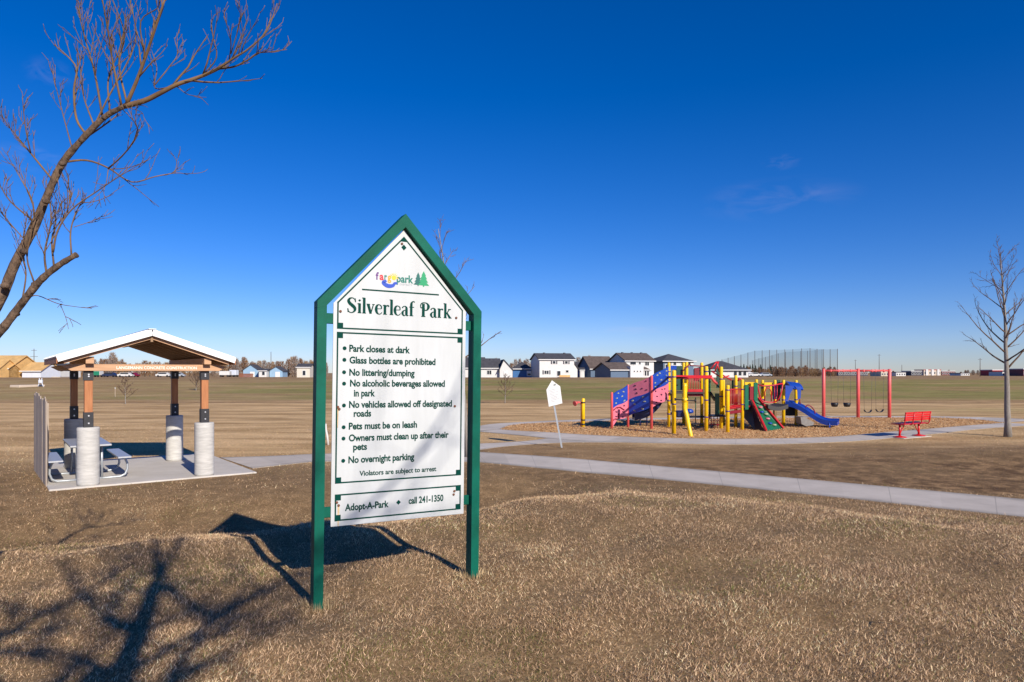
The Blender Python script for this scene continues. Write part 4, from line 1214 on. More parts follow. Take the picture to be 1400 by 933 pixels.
# blue hood and twin slide
b = MB(); vs = []; nH = 12
hx0, hx1 = XY(1074.0, 29.0)[0], XY(1091, 29.0)[0]
yh0, yh1 = 28.45, 29.85
for xq, dz in ((hx0, .0), (hx1, -.06)):
    for r_ in (1.0, .90):
        for i in range(nH + 1):
            a = math.pi * (.13 + .74 * i / nH)
            yy = (yh0 + yh1) / 2 + math.cos(a) / math.cos(.13 * math.pi) * (yh1 - yh0) / 2 * r_
            zz = 1.22 + (math.sin(a) ** .6) * (.68 * r_) + dz
            vs.append(LP((xq, yy, zz)))
n1 = nH + 1
fs = []
for i in range(nH):
    fs += [(i, i+1, 2*n1+i+1, 2*n1+i), (n1+i, 3*n1+i, 3*n1+i+1, n1+i+1), (i, n1+i, n1+i+1, i+1), (2*n1+i, 2*n1+i+1, 3*n1+i+1, 3*n1+i)]
b.add(vs, fs)
b.build('slide_canopy', M_blue, ps)
for yq, sd_k in ((yh0 + .0, 0), (yh1 - .05, 1)):
    for pl in (((1074, 548), (1077.5, 548), (1080.5, 538), (1084, 532.5), (1084, 528), (1074, 527)), ((1091, 546), (1094.5, 545), (1095.5, 529), (1087, 528.5), (1090.5, 534))):
        b = MB(); qq = [P(*q, yh0) for q in pl]
        b.prism([(p.x - PC.x, p.z) for p in qq], .05, o=(0, yq - PC.y, 0)); b.build('canopy_side', M_blue, ps)
b = MB(); prof = [(1076, 551.5), (1086, 553.5), (1098, 559), (1112, 568), (1122, 574), (1132, 577.2), (1146, 577.6)]
pr = catmull([tuple(LP(P(x, y, 29.3 - 1.35 * (x - 1076) / 70))) for x, y in prof], 5)
vs = []; sec = ((-.50, .10), (-.47, .13), (-.44, .02), (-.05, .02), (-.03, .09), (.03, .09), (.05, .02), (.44, .02), (.47, .13), (.50, .10), (.50, -.10), (-.50, -.10))
ns = len(sec)
for p in pr:
    for dy, dz in sec: vs.append((p[0] + .50 * dy, p[1] + .86 * dy, p[2] + dz))
fs = [(i*ns+k, i*ns+(k+1) % ns, (i+1)*ns+(k+1) % ns, (i+1)*ns+k) for i in range(len(pr)-1) for k in range(ns)]
fs += [tuple(range(ns)), tuple(reversed(range((len(pr)-1)*ns, len(pr)*ns)))]
b.add(vs, fs); sl2 = b.build('twin_slide', M_blue, ps)
for px in (1131.5, 1139.5):
    b = MB(); q0 = P(px, 580, 27.9); b.tube([LP((q0.x, 27.95 + (px - 1135) * .06, -.05)), LP((q0.x, 27.95 + (px - 1135) * .06, .22))], .035, 8); b.build('slide_leg', M_blue, sl2)
slab_panel(XY(1074, 29.2), XY(1087, 29.2), .42, .98, M_blk, 'under_deck_panel')
b = MB(); q0 = [P(*q, 27.9) for q in ((1094.5, 570.5), (1099, 570), (1113, 578), (1112, 581.5), (1102, 583), (1096, 580))]
b.prism([(p.x - PC.x, p.z) for p in q0][::-1], .55, o=(0, 27.9 - PC.y, 0)); b.build('rock_step', M_grey, ps)
b = MB(); b.tube([tuple(v) for v in catmull([tuple(LP(P(*q, 28.6))) for q in ((1101, 557), (1104.5, 554.2), (1109, 556), (1113, 561), (1114.5, 566))], 5)], .025, 8); b.build('hand_hoop', M_wine, ps)
b = MB(); b.tube([LP(P(1092.5, 541, 28.6)), LP(P(1094, 553, 28.6))], .02, 6); b.build('hand_rail', M_wine, ps)

# talk tube post
g = G(797.3, 584.4); g1 = G(793.7, 583.2)
tt_ = thing('talk_tube_post', 'short yellow post with a red talking tube at the left edge of the wood chips', 'play post', (g.x, g.y, 0))
b = MB(); hh = yH(544.8, g.y); b.lathe((0, 0, 0), [(.075, -.1), (.075, hh - .04), (.06, hh - .01), (.03, hh)], 14); o = b.build('post', M_yel, tt_)
for z in (.12, .30, 1.02):
    b = MB(); b.lathe((0, 0, z), [(.078, -.03), (.09, -.025), (.09, .025), (.078, .03)], 14); b.build('clamp', M_blk, o)
b = MB(); x = g1.x - g.x; hr = yH(551, g.y)
b.tube([(x, .05, -.1), (x, .05, hr - .08), (x - .03, .05, hr - .01), (x - .10, .03, hr + .02), (x - .20, -.02, hr + .02)], .038, 10); b.build('talk_tube', M_redf, tt_)
b = MB(); b.tube([(x - .18, -.01, hr + .02), (x - .25, -.06, hr - .01), (x - .30, -.10, hr - .03)], [.04, .08, .11], 12); b.build('tube_mouth', M_redf, tt_)
b = MB(); b.bar((x, .05, hr - .03), (0, 0, hr - .03), .04, .06); b.build('tube_bracket', M_redf, tt_)

# ------------------------------------------------------------------ swing set and swings
ga, gb = G(1126, 571.4), G(1216, 571.4)
sw_d = (gb - ga); 
ss = thing('swing_set', 'faded red two-bay single-post swing frame on the wood chips', 'swing set', (ga.x, ga.y, 0))
hb = yH(507, ga.y)
mid = (1173.2 - CX) / FPX * ga.y - ga.x
for x, ex in ((0, .10), (mid, .10), (sw_d.x, .08)):
    b = MB(); b.lathe((x, 0, 0), [(.082, -.15), (.082, hb + ex - .02), (.06, hb + ex)], 16); b.build('post', M_redf, ss)
b = MB(); b.tube([(.085, 0, hb), (mid - .085, 0, hb)], .048, 12); b.build('top_beam', M_redf, ss)
b = MB(); b.tube([(mid + .085, 0, hb), (sw_d.x - .085, 0, hb)], .048, 12); b.build('top_beam', M_redf, ss)
M_chain = mat('chain_steel', (.10, .10, .11), .5, metal=.6)
def swing(px, py, bucket, label):
    Y = ga.y; x = (px - CX) / FPX * Y; zb = yH(py, Y)
    t = thing('bucket_swing' if bucket else 'belt_swing', label, 'swing', (x, Y, zb), group='swings hanging from the red swing frame')
    wseat = .16 if bucket else .18
    if bucket:
        b = MB(); b.lathe((0, 0, 0), [(.05, -.13), (.13, -.12), (.165, -.03), (.175, .07), (.150, .075), (.13, -.02), (.06, -.08)], 16); b.build('bucket_seat', M_blk, t)
    else:
        b = MB(); vs = []
        for i in range(9):
            u = -1 + i / 4; xx = wseat * u; z = .09 * u * u - .02 + (.04 if abs(u) > .9 else 0)
            vs += [(xx, -.075, z), (xx, .075, z), (xx, .075, z - .022), (xx, -.075, z - .022)]
        b.add(vs, [(i*4+k, i*4+(k+1) % 4, (i+1)*4+(k+1) % 4, (i+1)*4+k) for i in range(8) for k in range(4)] + [(0,1,2,3), (35,34,33,32)])
        b.build('belt_seat', M_blk, t)
    for s in (-1, 1):
        b = MB(); b.tube([(s * wseat, 0, .08), (s * (wseat + .03), 0, hb - zb - .05)], .006, 5); b.build('chain', M_chain, t)
        b = MB(); b.lathe((s * (wseat + .03), 0, hb - zb - .08), [(.02, 0), (.055, .03), (.055, .13), (.02, .14)], 10); b.build('hanger', M_redf, t)
swing(1141, 553, True, 'black bucket swing next to the leftmost swing post')
swing(1158, 553, True, 'black bucket swing beside the middle post of the swing frame')
swing(1186.5, 563.5, False, 'black belt swing beside the middle post of the swing frame')
swing(1202.6, 562.8, False, 'black belt swing next to the rightmost swing post')

# ------------------------------------------------------------------ red bench
fA, fB = G(1238, 599.5), G(1264, 597.2)
bd = (fB - fA); byaw = math.atan2(bd.y, bd.x); bl_ = bd.length
M_bench = plastic('bench_red', (.55, .010, .014), .35)
mid_ = (fA + fB) / 2
bn = thing('park_bench', 'bright red metal bench on the concrete loop, back turned to the lawn', 'bench', (mid_.x, mid_.y, .032), byaw)
hl = .80
def slats(name, y, z, ny, nz_, wdt, hgt, n):
    pass
# seat of perforated straps: local y is the way the bench faces
b = MB()
for k in range(5): b.box((0, .02 + k * .088, .445 + .006 * k), (2 * hl, .074, .022), bev=.006)
for x in (-hl + .03, 0, hl - .03): b.box((x, .195, .428), (.045, .43, .02))
b.build('seat', M_bench, bn)
b = MB()
for k in range(4):
    b.box((0, -.066 - k * .012, .60 + k * .078), (2 * hl, .02, .066), bev=.006)
b.build('backrest', M_bench, bn)
for x in (-hl + .02, -.27, .27, hl - .02):
    b = MB()
    b.tube([(x, .02, .42), (x, -.04, .44), (x, -.075, .52), (x, -.09, .60), (x, -.125, .86)], .018, 8); b.build('back_bracket', M_bench, bn)
for s in (-1, 1):
    x = s * bl_ / 2
    b = MB(); b.tube([(x, .2, .01), (x, .2, .42)], .034, 12); b.build('leg', M_bench, bn)
    b = MB(); b.lathe((x, .2, -.01), [(.22, 0), (.21, .018), (.06, .045), (.04, .06)], 20); b.build('foot_plate', M_bench, bn)
    b = MB(); b.tube([(x, .2, .08), (x - s * .30, .2, .42)], .016, 8); b.build('leg_brace', M_bench, bn)
FOOT.append(np.array([tuple((mid_ + Vector((x * math.cos(byaw) - y * math.sin(byaw), x * math.sin(byaw) + y * math.cos(byaw), 0))).xy) for x, y in ((-1.0, -.1), (1.0, -.1), (1.0, .9), (-1.0, .9))]))
bp = MB(); bp.box((0, .30, -.046), (1.75, .8, .1)); o = bp.build('bench_pad', M_slab); o.location = (mid_.x, mid_.y, 0.012); o.rotation_euler = (0, 0, byaw)
tag(o, 'small concrete pad under the red bench', None, None, 'structure')
# ------------------------------------------------------------------ trees
def wander(rn, p, d, L, segs, wig, up):
    pts = [Vector(p)]; d = Vector(d).normalized()
    for i in range(segs):
        d = (d + Vector((rn.gauss(0, wig), rn.gauss(0, wig), rn.gauss(0, wig) + up))).normalized()
        pts.append(pts[-1] + d * (L / segs))
    return pts
def twig_tree(mb, rn, pts, r0, r1, depth, n_child, len_f, up=.06, wig=.12, sides=(6, 5, 4, 3), ang=(25, 55), start=.25, rmin=.0018, lenmin=.10, sub=.6):
    """adds a limb and its twigs"""
    n = len(pts)
    rad = [r0 + (r1 - r0) * (i / (n - 1)) for i in range(n)]
    mb.tube(pts, rad, sides[min(depth, len(sides) - 1)], cap=True)
    if depth <= 0 or n_child <= 0: return
    Ltot = sum((pts[i+1] - pts[i]).length for i in range(n - 1))
    for c in range(n_child):
        t = start + (1 - start) * (c + rn.uniform(.1, .9)) / n_child
        f = t * (n - 1); i = min(int(f), n - 2); fr = f - i
        p = pts[i].lerp(pts[i+1], fr); d = (pts[i+1] - pts[i]).normalized()
        r = rad[i] + (rad[i+1] - rad[i]) * fr
        side = d.orthogonal().normalized(); side.rotate(Quaternion(d, rn.uniform(0, 6.2832)))
        a = R(rn.uniform(*ang))
        nd = d * math.cos(a) + side * math.sin(a) + Vector((0, 0, up * 3))
        L = max(lenmin, Ltot * len_f * (1.15 - .75 * t) * rn.uniform(.7, 1.3))
        q = wander(rn, p, nd, L, 5 if depth > 1 else 4, wig, up)
        cr = max(rmin, min(r * .62, r0 * .55))
        twig_tree(mb, rn, q, cr, max(rmin * .7, cr * .25), depth - 1, max(2, int(n_child * sub)), len_f * .95, up, wig, sides, ang, .2, rmin, lenmin, sub)

# --- the leaning tree whose limbs hang into the top left of the view
YT = 4.35
def T2(zx, zy, dy=0.0): return P(zx / 2.0275, zy / 2.0275, YT + dy)
lt = thing('foreground_tree', 'large bare tree leaning in from beside the camera with one sawn off limb', 'tree', (-3.72, 4.35, hz(-3.72, 4.35)))
og = tuple(lt.location)
rn = random.Random(11)
fork = P(-62, 505, YT)
b = MB()
tr = [Vector((-3.72, 4.35, hz(-3.72, 4.35) - .1)), Vector((-3.70, 4.36, .9)), Vector((-3.66, 4.35, 1.6)), fork]
b.tube(catmull([tuple(p) for p in tr], 5), [(.10 - .0036 * i) * rn.uniform(.93, 1.08) for i in range(16)], 14)
M_pts = [fork, P(-28, 455, YT)] + [T2(*q) for q in ((0, 835), (40, 735), (90, 640), (130, 545), (172, 455), (225, 390), (290, 325), (345, 295))]
mp_ = [Vector(p) for p in catmull([tuple(p) for p in M_pts], 5)]
b.tube(mp_, [(.036 - (.036 - .0145) * (i / (len(mp_) - 1)) ** .8) * rn.uniform(.92, 1.10) for i in range(len(mp_))], 14)
L_pts = [fork, P(-30, 482, YT - .05)] + [T2(*q) for q in ((0, 920, -.1), (60, 842, -.12), (110, 780, -.15), (160, 738, -.16), (212, 706, -.18))]
lp_ = [Vector(p) for p in catmull([tuple(p) for p in L_pts], 5)]
b.tube(lp_, [(.029 - (.029 - .0155) * (i / (len(lp_) - 1))) * rn.uniform(.92, 1.10) for i in range(len(lp_))], 14)
for (q, r_) in (((66, 695), .026), ((45, 868), .024), ((210, 707), .021), ((172, 452), .022), ((128, 556), .025), ((96, 786), .023), ((14, 790), .03), ((225, 388), .018), ((288, 326), .017)):
    p = T2(*q, -.06); b.lathe(p - Vector((0, 0, r_ * .5)), [(r_ * .4, -r_ * .4), (r_ * .9, 0), (r_ * .8, r_ * .6), (r_ * .3, r_)], 8)
b.build('trunk', M_bark, lt, og)
b = MB()
def limb(pts, r0, r1, nch=5, depth=1, lf=.35, wob=.0, up=.07):
    dyv = 0.0; out = []
    slope = rn.uniform(-.35, .35)
    for i, q in enumerate(pts):
        t = i / max(1, len(pts) - 1)
        out.append(tuple(T2(q[0], q[1], slope * t + (q[2] if len(q) > 2 else 0))))
    c = [Vector(p) for p in catmull(out, 4)]
    twig_tree(b, rn, c, r0 * .9, r1, max(depth, 2), max(2, int(nch * 1.6)), max(lf, .34) if nch > 2 else lf, up=up * 1.5, wig=.085, ang=(20, 48), sides=(3, 4, 6, 6), rmin=.0022, lenmin=.06, sub=.30)
limb([(345, 295), (400, 280), (445, 258), (490, 235), (530, 222), (575, 205), (620, 180), (655, 157), (690, 135), (740, 85), (768, 10)], .019, .0022, 9, 2, .16)
limb([(610, 190), (650, 185), (690, 165), (715, 148), (740, 145), (795, 138)], .007, .002, 6, 1, .3)
limb([(560, 212), (600, 160), (590, 100), (585, 55)], .005, .002, 2, 1, .25)
limb([(635, 170), (640, 110), (620, 45)], .004, .0015, 3, 1, .3)
limb([(640, 150), (665, 60), (663, 0)], .004, .0015, 4, 1, .3)
limb([(350, 292), (380, 222), (408, 145), (430, 80), (458, -5)], .015, .006, 8, 2, .22)
limb([(402, 160), (390, 60), (440, 20), (436, -20)], .005, .002, 3, 1, .3)
limb([(240, 376), (212, 330), (205, 250), (212, 190), (180, 150), (150, 125)], .009, .003, 5, 1, .3)
limb([(285, 330), (262, 200), (235, 105), (212, 10)], .008, .0025, 9, 1, .28)
limb([(338, 299), (312, 170), (300, 90), (283, -5)], .008, .003, 7, 2, .2)
limb([(352, 288), (330, 180), (345, 95), (310, -5)], .007, .003, 6, 1, .3)
limb([(258, 357), (300, 270), (375, 120), (360, 0)], .007, .0025, 6, 1, .25)
limb([(490, 237), (430, 245), (435, 190), (420, 140)], .005, .002, 3, 1, .3)
limb([(430, 235), (470, 185), (492, 150), (483, 105)], .005, .002, 4, 1, .25)
limb([(490, 240), (520, 262), (555, 268)], .0035, .0015, 2, 1, .3, up=-.02)
limb([(176, 450), (240, 445), (300, 466), (365, 505), (430, 490), (490, 480), (522, 485)], .008, .0018, 4, 1, .15)
limb([(485, 480), (490, 450), (480, 430)], .003, .0015, 1, 1, .3)
limb([(300, 468), (350, 420), (382, 360), (350, 312)], .006, .002, 5, 1, .22)
limb([(147, 700), (160, 640), (200, 580), (270, 530), (330, 490), (405, 445)], .007, .0018, 6, 1, .2)
limb([(230, 388), (300, 340), (330, 315)], .006, .003, 3, 1, .3)
limb([(150, 505), (85, 425), (40, 370), (8, 330)], .007, .0022, 7, 1, .3)
limb([(85, 425), (70, 350), (62, 270)], .005, .002, 4, 1, .25)
limb([(100, 620), (30, 560), (0, 515), (-30, 480)], .006, .002, 5, 1, .3)
limb([(74, 672), (20, 610), (0, 580)], .004, .002, 4, 1, .35)
limb([(95, 630), (90, 560), (60, 500), (25, 440)], .006, .002, 6, 1, .3)
limb([(95, 785), (75, 715), (88, 640), (85, 600)], .006, .002, 6, 1, .3)
limb([(130, 765), (124, 700), (142, 605), (128, 500)], .008, .0025, 9, 1, .25)
limb([(150, 745), (146, 650), (190, 575), (188, 480)], .007, .002, 8, 1, .25)
limb([(198, 708), (196, 640), (215, 580), (235, 560)], .006, .002, 5, 1, .25)
limb([(60, 842), (72, 760), (62, 690), (75, 600)], .006, .002, 6, 1, .3)
limb([(80, 825), (105, 820), (160, 842), (205, 850), (245, 855)], .004, .0015, 2, 1, .12, up=-.01)
limb([(168, 846), (182, 880), (190, 912)], .0025, .0012, 1, 1, .2, up=-.04)
limb([(205, 630), (250, 615), (283, 600)], .003, .0015, 2, 1, .3)
limb([(305, 316), (300, 220), (330, 140), (350, 60)], .006, .002, 7, 1, .25)
limb([(262, 352), (230, 260), (220, 150)], .006, .002, 6, 1, .3)
limb([(202, 420), (170, 300), (145, 200)], .005, .002, 6, 1, .3)
limb([(300, 470), (290, 520), (250, 560)], .003, .0015, 3, 1, .3, up=-.02)
limb([(345, 296), (390, 310), (400, 330)], .003, .0015, 2, 1, .4, up=-.03)
b.build('crown', M_twig, lt, og)

# --- the tree behind the camera that throws the branching shadow over the lawn
def SHP(px, py, hgt, zg=.40):
    """the point whose shadow falls at photo pixel (px, py) of the mound, hgt above it"""
    g = G(px, py, zg); return g + TO_SUN * (hgt / TO_SUN.z)
st = thing('shade_tree', 'bare boulevard tree standing behind the camera, throwing a forked shadow on the lawn', 'tree', (1.95, -3.1, .40))
og = tuple(st.location); rn = random.Random(5)
b = MB()
def lim(pts, r0, r1, nch=6, depth=2, lf=.3, mb=None):
    c = [Vector(p) for p in catmull([tuple(p) for p in pts], 5)]
    twig_tree(mb or b, rn, c, r0, r1, depth, nch, lf, up=.05, wig=.14, ang=(25, 60), sides=(3, 4, 6, 8), rmin=.004, lenmin=.15)
tk_ = [Vector((1.95, -3.1, .3)), Vector((1.93, -3.05, 1.5)), SHP(120, 985, 3.3), SHP(158, 933, 4.1), SHP(190, 862, 5.0), SHP(212, 800, 5.7)]
b2 = MB(); c = [Vector(p) for p in catmull([tuple(p) for p in tk_], 5)]
b2.tube(c, [.13 - (.13 - .072) * (i / (len(c) - 1)) ** .6 for i in range(len(c))], 14); b2.build('trunk', M_bark, st, og)
lim([tk_[-1], SHP(216, 765, 6.2), SHP(206, 735, 6.7), SHP(195, 718, 7.2)], .045, .015, 8)
lim([tk_[-1], SHP(232, 765, 6.1), SHP(243, 738, 6.6), SHP(254, 718, 7.1)], .042, .012, 8)
lim([SHP(120, 985, 3.3), SHP(20, 950, 4.2), SHP(-60, 902, 4.8), SHP(0, 868, 5.3), SHP(60, 838, 5.8), SHP(110, 815, 6.3), SHP(150, 790, 6.8), SHP(190, 758, 7.3)], .06, .015, 10)
lim([SHP(158, 933, 4.1), SHP(215, 945, 4.3), SHP(245, 905, 4.7), SHP(285, 872, 5.2), SHP(330, 846, 5.7), SHP(375, 825, 6.2), SHP(410, 806, 6.8)], .042, .01, 9)
lim([SHP(190, 862, 5.0), SHP(235, 850, 5.4), SHP(290, 815, 5.9), SHP(330, 780, 6.4), SHP(355, 750, 6.9)], .024, .008, 8)
lim([SHP(185, 870, 4.9), SHP(140, 850, 5.3), SHP(100, 800, 5.9), SHP(80, 770, 6.4)], .022, .008, 8)
lim([SHP(205, 820, 5.5), SHP(160, 790, 6.1), SHP(140, 755, 6.7)], .02, .008, 8)
lim([SHP(190, 862, 5.0), SHP(150, 840, 6.6), SHP(175, 800, 8.5), SHP(210, 770, 10.5)], .06, .02, 10)
lim([SHP(212, 800, 5.7), SHP(260, 830, 7.4), SHP(300, 850, 9.0), SHP(350, 800, 11.0)], .06, .02, 10)
lim([SHP(158, 933, 4.1), SHP(110, 900, 6.0), SHP(60, 880, 8.0), SHP(90, 820, 10.0)], .06, .02, 10)
lim([SHP(215, 945, 4.3), SHP(300, 900, 6.5), SHP(380, 850, 8.5), SHP(420, 790, 10.0)], .05, .015, 10)
lim([SHP(158, 933, 4.1), Vector((3.2, -2.6, 5.6)), Vector((4.4, -2.8, 6.6)), Vector((5.3, -3.2, 7.6)), Vector((5.9, -3.4, 8.6))], .035, .008, 9)
b.build('crown', M_twig, st, og)

# --- generic bare trees
def bare_tree(name, label, px, pyb, pytop, Y, tr_r, seed, limbs, spread, group=None, first=.28, depth=2, nch=6, wood=None, tw=None, rmin=.004, cat='tree', lean=0.0, up=.10, lf=.33):
    x = (px - CX) / FPX * Y; z = hz(x, Y); H = EYE - (pytop - HY) / FPX * Y - z
    t = thing(name, label, cat, (x, Y, z), group=group)
    rn = random.Random(seed)
    lead = wander(rn, (0, 0, -.05), (lean, 0, 1), H + .05, 12, .035, .02)
    n = len(lead)
    b = MB(); b.tube(lead, [tr_r * (1 - (i / (n - 1)) ** .9 * .9) * (1.25 if i == 0 else 1) for i in range(n)], 10); b.build('trunk', wood or M_barkgrey, t)
    b = MB()
    for i in range(limbs):
        f = first + (1 - first) * (i + rn.uniform(.2, .8)) / limbs * .97
        k = f * (n - 1); j = min(int(k), n - 2); p = lead[j].lerp(lead[j+1], k - j)
        az = i * 2.4 + rn.uniform(-.4, .4); el = R(rn.uniform(14, 40) + 34 * f)
        L = spread * (1 - .72 * ((f - first) / (1 - first))) * rn.uniform(.75, 1.2)
        d = Vector((math.cos(az) * math.cos(el), math.sin(az) * math.cos(el), math.sin(el)))
        q = wander(rn, p, d, L, 7, .07, .03)
        r = max(rmin * 1.5, tr_r * (1 - f) * .42 + rmin)
        twig_tree(b, rn, q, r, rmin, depth, nch, lf, up=up * .5, wig=.11, ang=(22, 48), sides=(3, 4, 5, 6), rmin=rmin, lenmin=.12)
    b.build('crown', tw or M_twigred, t)
    return t
bare_tree('park_tree', 'bare young tree with upswept branches right of the red bench', 1378, 596, 343, 24.0, .115, 21, 28, 2.35, depth=2, nch=5, first=.36, rmin=.0048)
bare_tree('sapling', 'slender bare sapling standing behind the big green sign', 639.5, 626, 316, 18.2, .075, 33, 15, 1.4, depth=2, nch=4, first=.42, rmin=.0048, tw=M_twig)
bare_tree('young_tree', 'small bare young tree on the field behind the shelter name board', 171.5, 552.5, 519, 49.5, .04, 41, 16, .95, first=.22, depth=2, nch=5, rmin=.008)
bare_tree('young_tree', 'small bare young tree at the foot of the bank left of the small leaning sign', 690.5, 552, 516, 50.5, .04, 42, 16, 1.0, first=.22, depth=2, nch=5, rmin=.008)
bare_tree('young_tree', 'low bushy bare tree half hidden beside the front right shelter post', 268, 535, 514, 74, .05, 43, 18, 1.6, first=.12, depth=2, nch=5, rmin=.012)

# ------------------------------------------------------------------ far trees
M_far = [mat('far_twigs_' + n_, c_, .95, .25, .6) for n_, c_ in (('brown', (.20, .105, .055)), ('tan', (.30, .18, .085)), ('grey', (.27, .20, .16)))]
M_fartrunk = mat('far_trunk', (.20, .165, .135), .95)
M_conif = mat('conifer_needles', (.022, .035, .018), .9, .4, 1.2)
def far_proto(kind, seed):
    """bare deciduous crown of many thin twigs, 1 m tall unit tree"""
    rn = random.Random(seed)
    t = bpy.data.objects.new('bare_tree', None)
    b = MB()
    b.tube([(0, 0, -.02), (rn.uniform(-.02, .02), 0, .3), (rn.uniform(-.03, .03), 0, .6)], [.026, .018, .008], 5)
    for i in range(9):
        z = .18 + .4 * i / 9; az = i * 2.4
        L = rn.uniform(.22, .36)
        b.tube([(0, 0, z), (math.cos(az) * L * .5, math.sin(az) * L * .5, z + L * .55), (math.cos(az) * L * .8, math.sin(az) * L * .8, z + L * 1.1)], [.010, .006, .003], 4)
    trunk = (b, 'trunk')
    c = MB(); W = (.34, .30, .22)[kind % 3]
    for i in range(900):
        a = rn.uniform(0, 6.2832); u = rn.random() ** .5; z = rn.betavariate(1.5, 1.35)
        env = (.35 + .65 * math.sin(math.pi * min(1, (z * .90 + .10)))) * (1 - .25 * z)
        lump = .75 + .25 * math.sin(3 * a + seed) * math.sin(7 * z + seed)
        p = Vector((math.cos(a) * W * u * env * lump, math.sin(a) * W * u * env * lump, .03 + .90 * z))
        d = Vector((p.x * 1.2, p.y * 1.2, .30 + rn.uniform(-.1, .35))).normalized()
        d = (d + Vector((rn.gauss(0, .35), rn.gauss(0, .35), rn.gauss(0, .25)))).normalized()
        l = rn.uniform(.05, .13); s = d.orthogonal().normalized(); s.rotate(Quaternion(d, rn.uniform(0, 6.28))); w = rn.uniform(.005, .012)
        c.add([p - s * w, p + s * w, p + d * l], [(0, 1, 2)])
    return (b, c)
def far_mesh(mb, name, m):
    o = mb.build(name, m); me = o.data; bpy.data.objects.remove(o); return me
FP = []
for k in range(5):
    tb_, cb_ = far_proto(k, 100 + k)
    FP.append((far_mesh(tb_, 'trunk', M_fartrunk), [far_mesh(cb_, 'crown', M_far[j]) for j in range(3)]))
def far_tree(px, pyt, Y, label, group, wide=1.0, kind=None, tone=None, name='bare_tree'):
    rnd_ = random.Random(int(px * 31 + Y))
    x = (px - CX) / FPX * Y; z = hz(x, Y); H = EYE - (pyt - HY) / FPX * Y - z
    t = thing(name, label, 'tree', (x, Y, z), rnd_.uniform(0, 6.28), group)
    t.scale = (H * wide, H * wide, H)
    k = rnd_.randrange(5) if kind is None else kind
    tm, cm = FP[k]
    for nm, me in (('trunk', tm), ('crown', cm[rnd_.randrange(3) if tone is None else tone])):
        o = bpy.data.objects.new(nm, me); COL.objects.link(o); o.parent = t
    return t
rnd = random.Random(77)
lab_l = 'bare brown tree in the wooded belt behind the small blue houses and the shelter'
prof_l = [(108, 497), (130, 490), (150, 484), (170, 492), (190, 492), (215, 495), (240, 490), (262, 492), (285, 497), (310, 489), (330, 487), (345, 490), (365, 492), (380, 490), (400, 487), (415, 488), (432, 492), (445, 492)]
for i in range(58):
    px = 100 + i * 6.1 + rnd.uniform(-2.5, 2.5)
    top_ = np.interp(px, [p[0] for p in prof_l], [p[1] for p in prof_l]) + rnd.uniform(-1.0, 5)
    far_tree(px, top_, 255 + rnd.uniform(-18, 40), lab_l, 'bare trees in the wooded belt on the left', rnd.uniform(.95, 1.5), tone=rnd.choice((0, 0, 1, 1, 2)))
far_tree(154, 481, 236, 'tall pale bare cottonwood rising above the shelter name board', None, 1.0, kind=1, tone=2, name='cottonwood')
for i in range(26):
    px = 655 + i * 6.1 + rnd.uniform(-2, 2)
    far_tree(px, 486.5 + rnd.uniform(-1, 8) + (3 if px < 700 else 0), 300 + rnd.uniform(-20, 40), 'bare thin-topped tree behind the white and blue houses', 'bare trees behind the row of houses', rnd.uniform(.7, 1.1), tone=rnd.choice((0, 2)))
# belt before the driving range: dark conifers and reddish bare trees
def conifer_mesh(seed):
    rn = random.Random(seed); c = MB()
    for i in range(420):
        z = rn.random() ** .8; a = rn.uniform(0, 6.28); rr0 = .20 * (1 - z) ** .85 + .015
        p = Vector((math.cos(a) * rr0 * rn.uniform(.2, .7), math.sin(a) * rr0 * rn.uniform(.2, .7), .05 + .92 * z))
        q = Vector((math.cos(a) * rr0 * rn.uniform(.9, 1.2), math.sin(a) * rr0 * rn.uniform(.9, 1.2), .05 + .92 * z - .04 + rn.uniform(-.02, .03)))
        s = Vector((-math.sin(a), math.cos(a), rn.uniform(-.3, .3))) * rn.uniform(.015, .035)
        c.add([p, q + s, q - s], [(0, 1, 2)])
    return far_mesh(c, 'crown', M_conif)
CF = [conifer_mesh(k) for k in (1, 2, 3)]
b = MB(); b.tube([(0, 0, -.02), (0, 0, .9)], [.02, .004], 6); CT = far_mesh(b, 'trunk', M_fartrunk)
for i, (px, pyt) in enumerate(((1013, 498), (1017, 497), (1021, 499), (1025.5, 498), (1029, 497.5), (1033, 499), (1037.5, 500), (1041, 501), (1050, 501), (1053.5, 498.5), (1061, 501), (1067, 502), (1040, 497.5))):
    Y = 330 + 8 * math.sin(i * 2.1); x = (px - CX) / FPX * Y; z = hz(x, Y); H = EYE - (pyt - HY) / FPX * Y - z
    t = thing('conifer', 'dark conifer standing in front of the tall driving range netting', 'tree', (x, Y, z), i, 'dark conifers before the netting'); t.scale = (H * .9, H * .9, H)
    for nm, me in (('trunk', CT), ('crown', CF[i % 3])):
        o = bpy.data.objects.new(nm, me); COL.objects.link(o); o.parent = t
for i in range(44):
    px = 1010 + i * 3.05 + rnd.uniform(-1.5, 1.5)
    far_tree(px, np.interp(px, [1010, 1060, 1100, 1145], [502, 502, 501, 503.5]) + rnd.uniform(-2, 3), 320 + rnd.uniform(-12, 25), 'reddish bare tree in the belt below the driving range netting', 'reddish bare trees before the netting', rnd.uniform(1.0, 1.6), tone=rnd.choice((0, 0, 1)))
for i in range(52):
    px = 1150 + i * 5.6 + rnd.uniform(-2.5, 2.5)
    far_tree(px, 507.3 + rnd.uniform(-1.8, 2.2), 620 + rnd.uniform(-20, 80), 'bare tree low on the far horizon among the commercial buildings', 'bare trees on the far right horizon', rnd.uniform(1.2, 2.2), tone=rnd.choice((0, 2)))
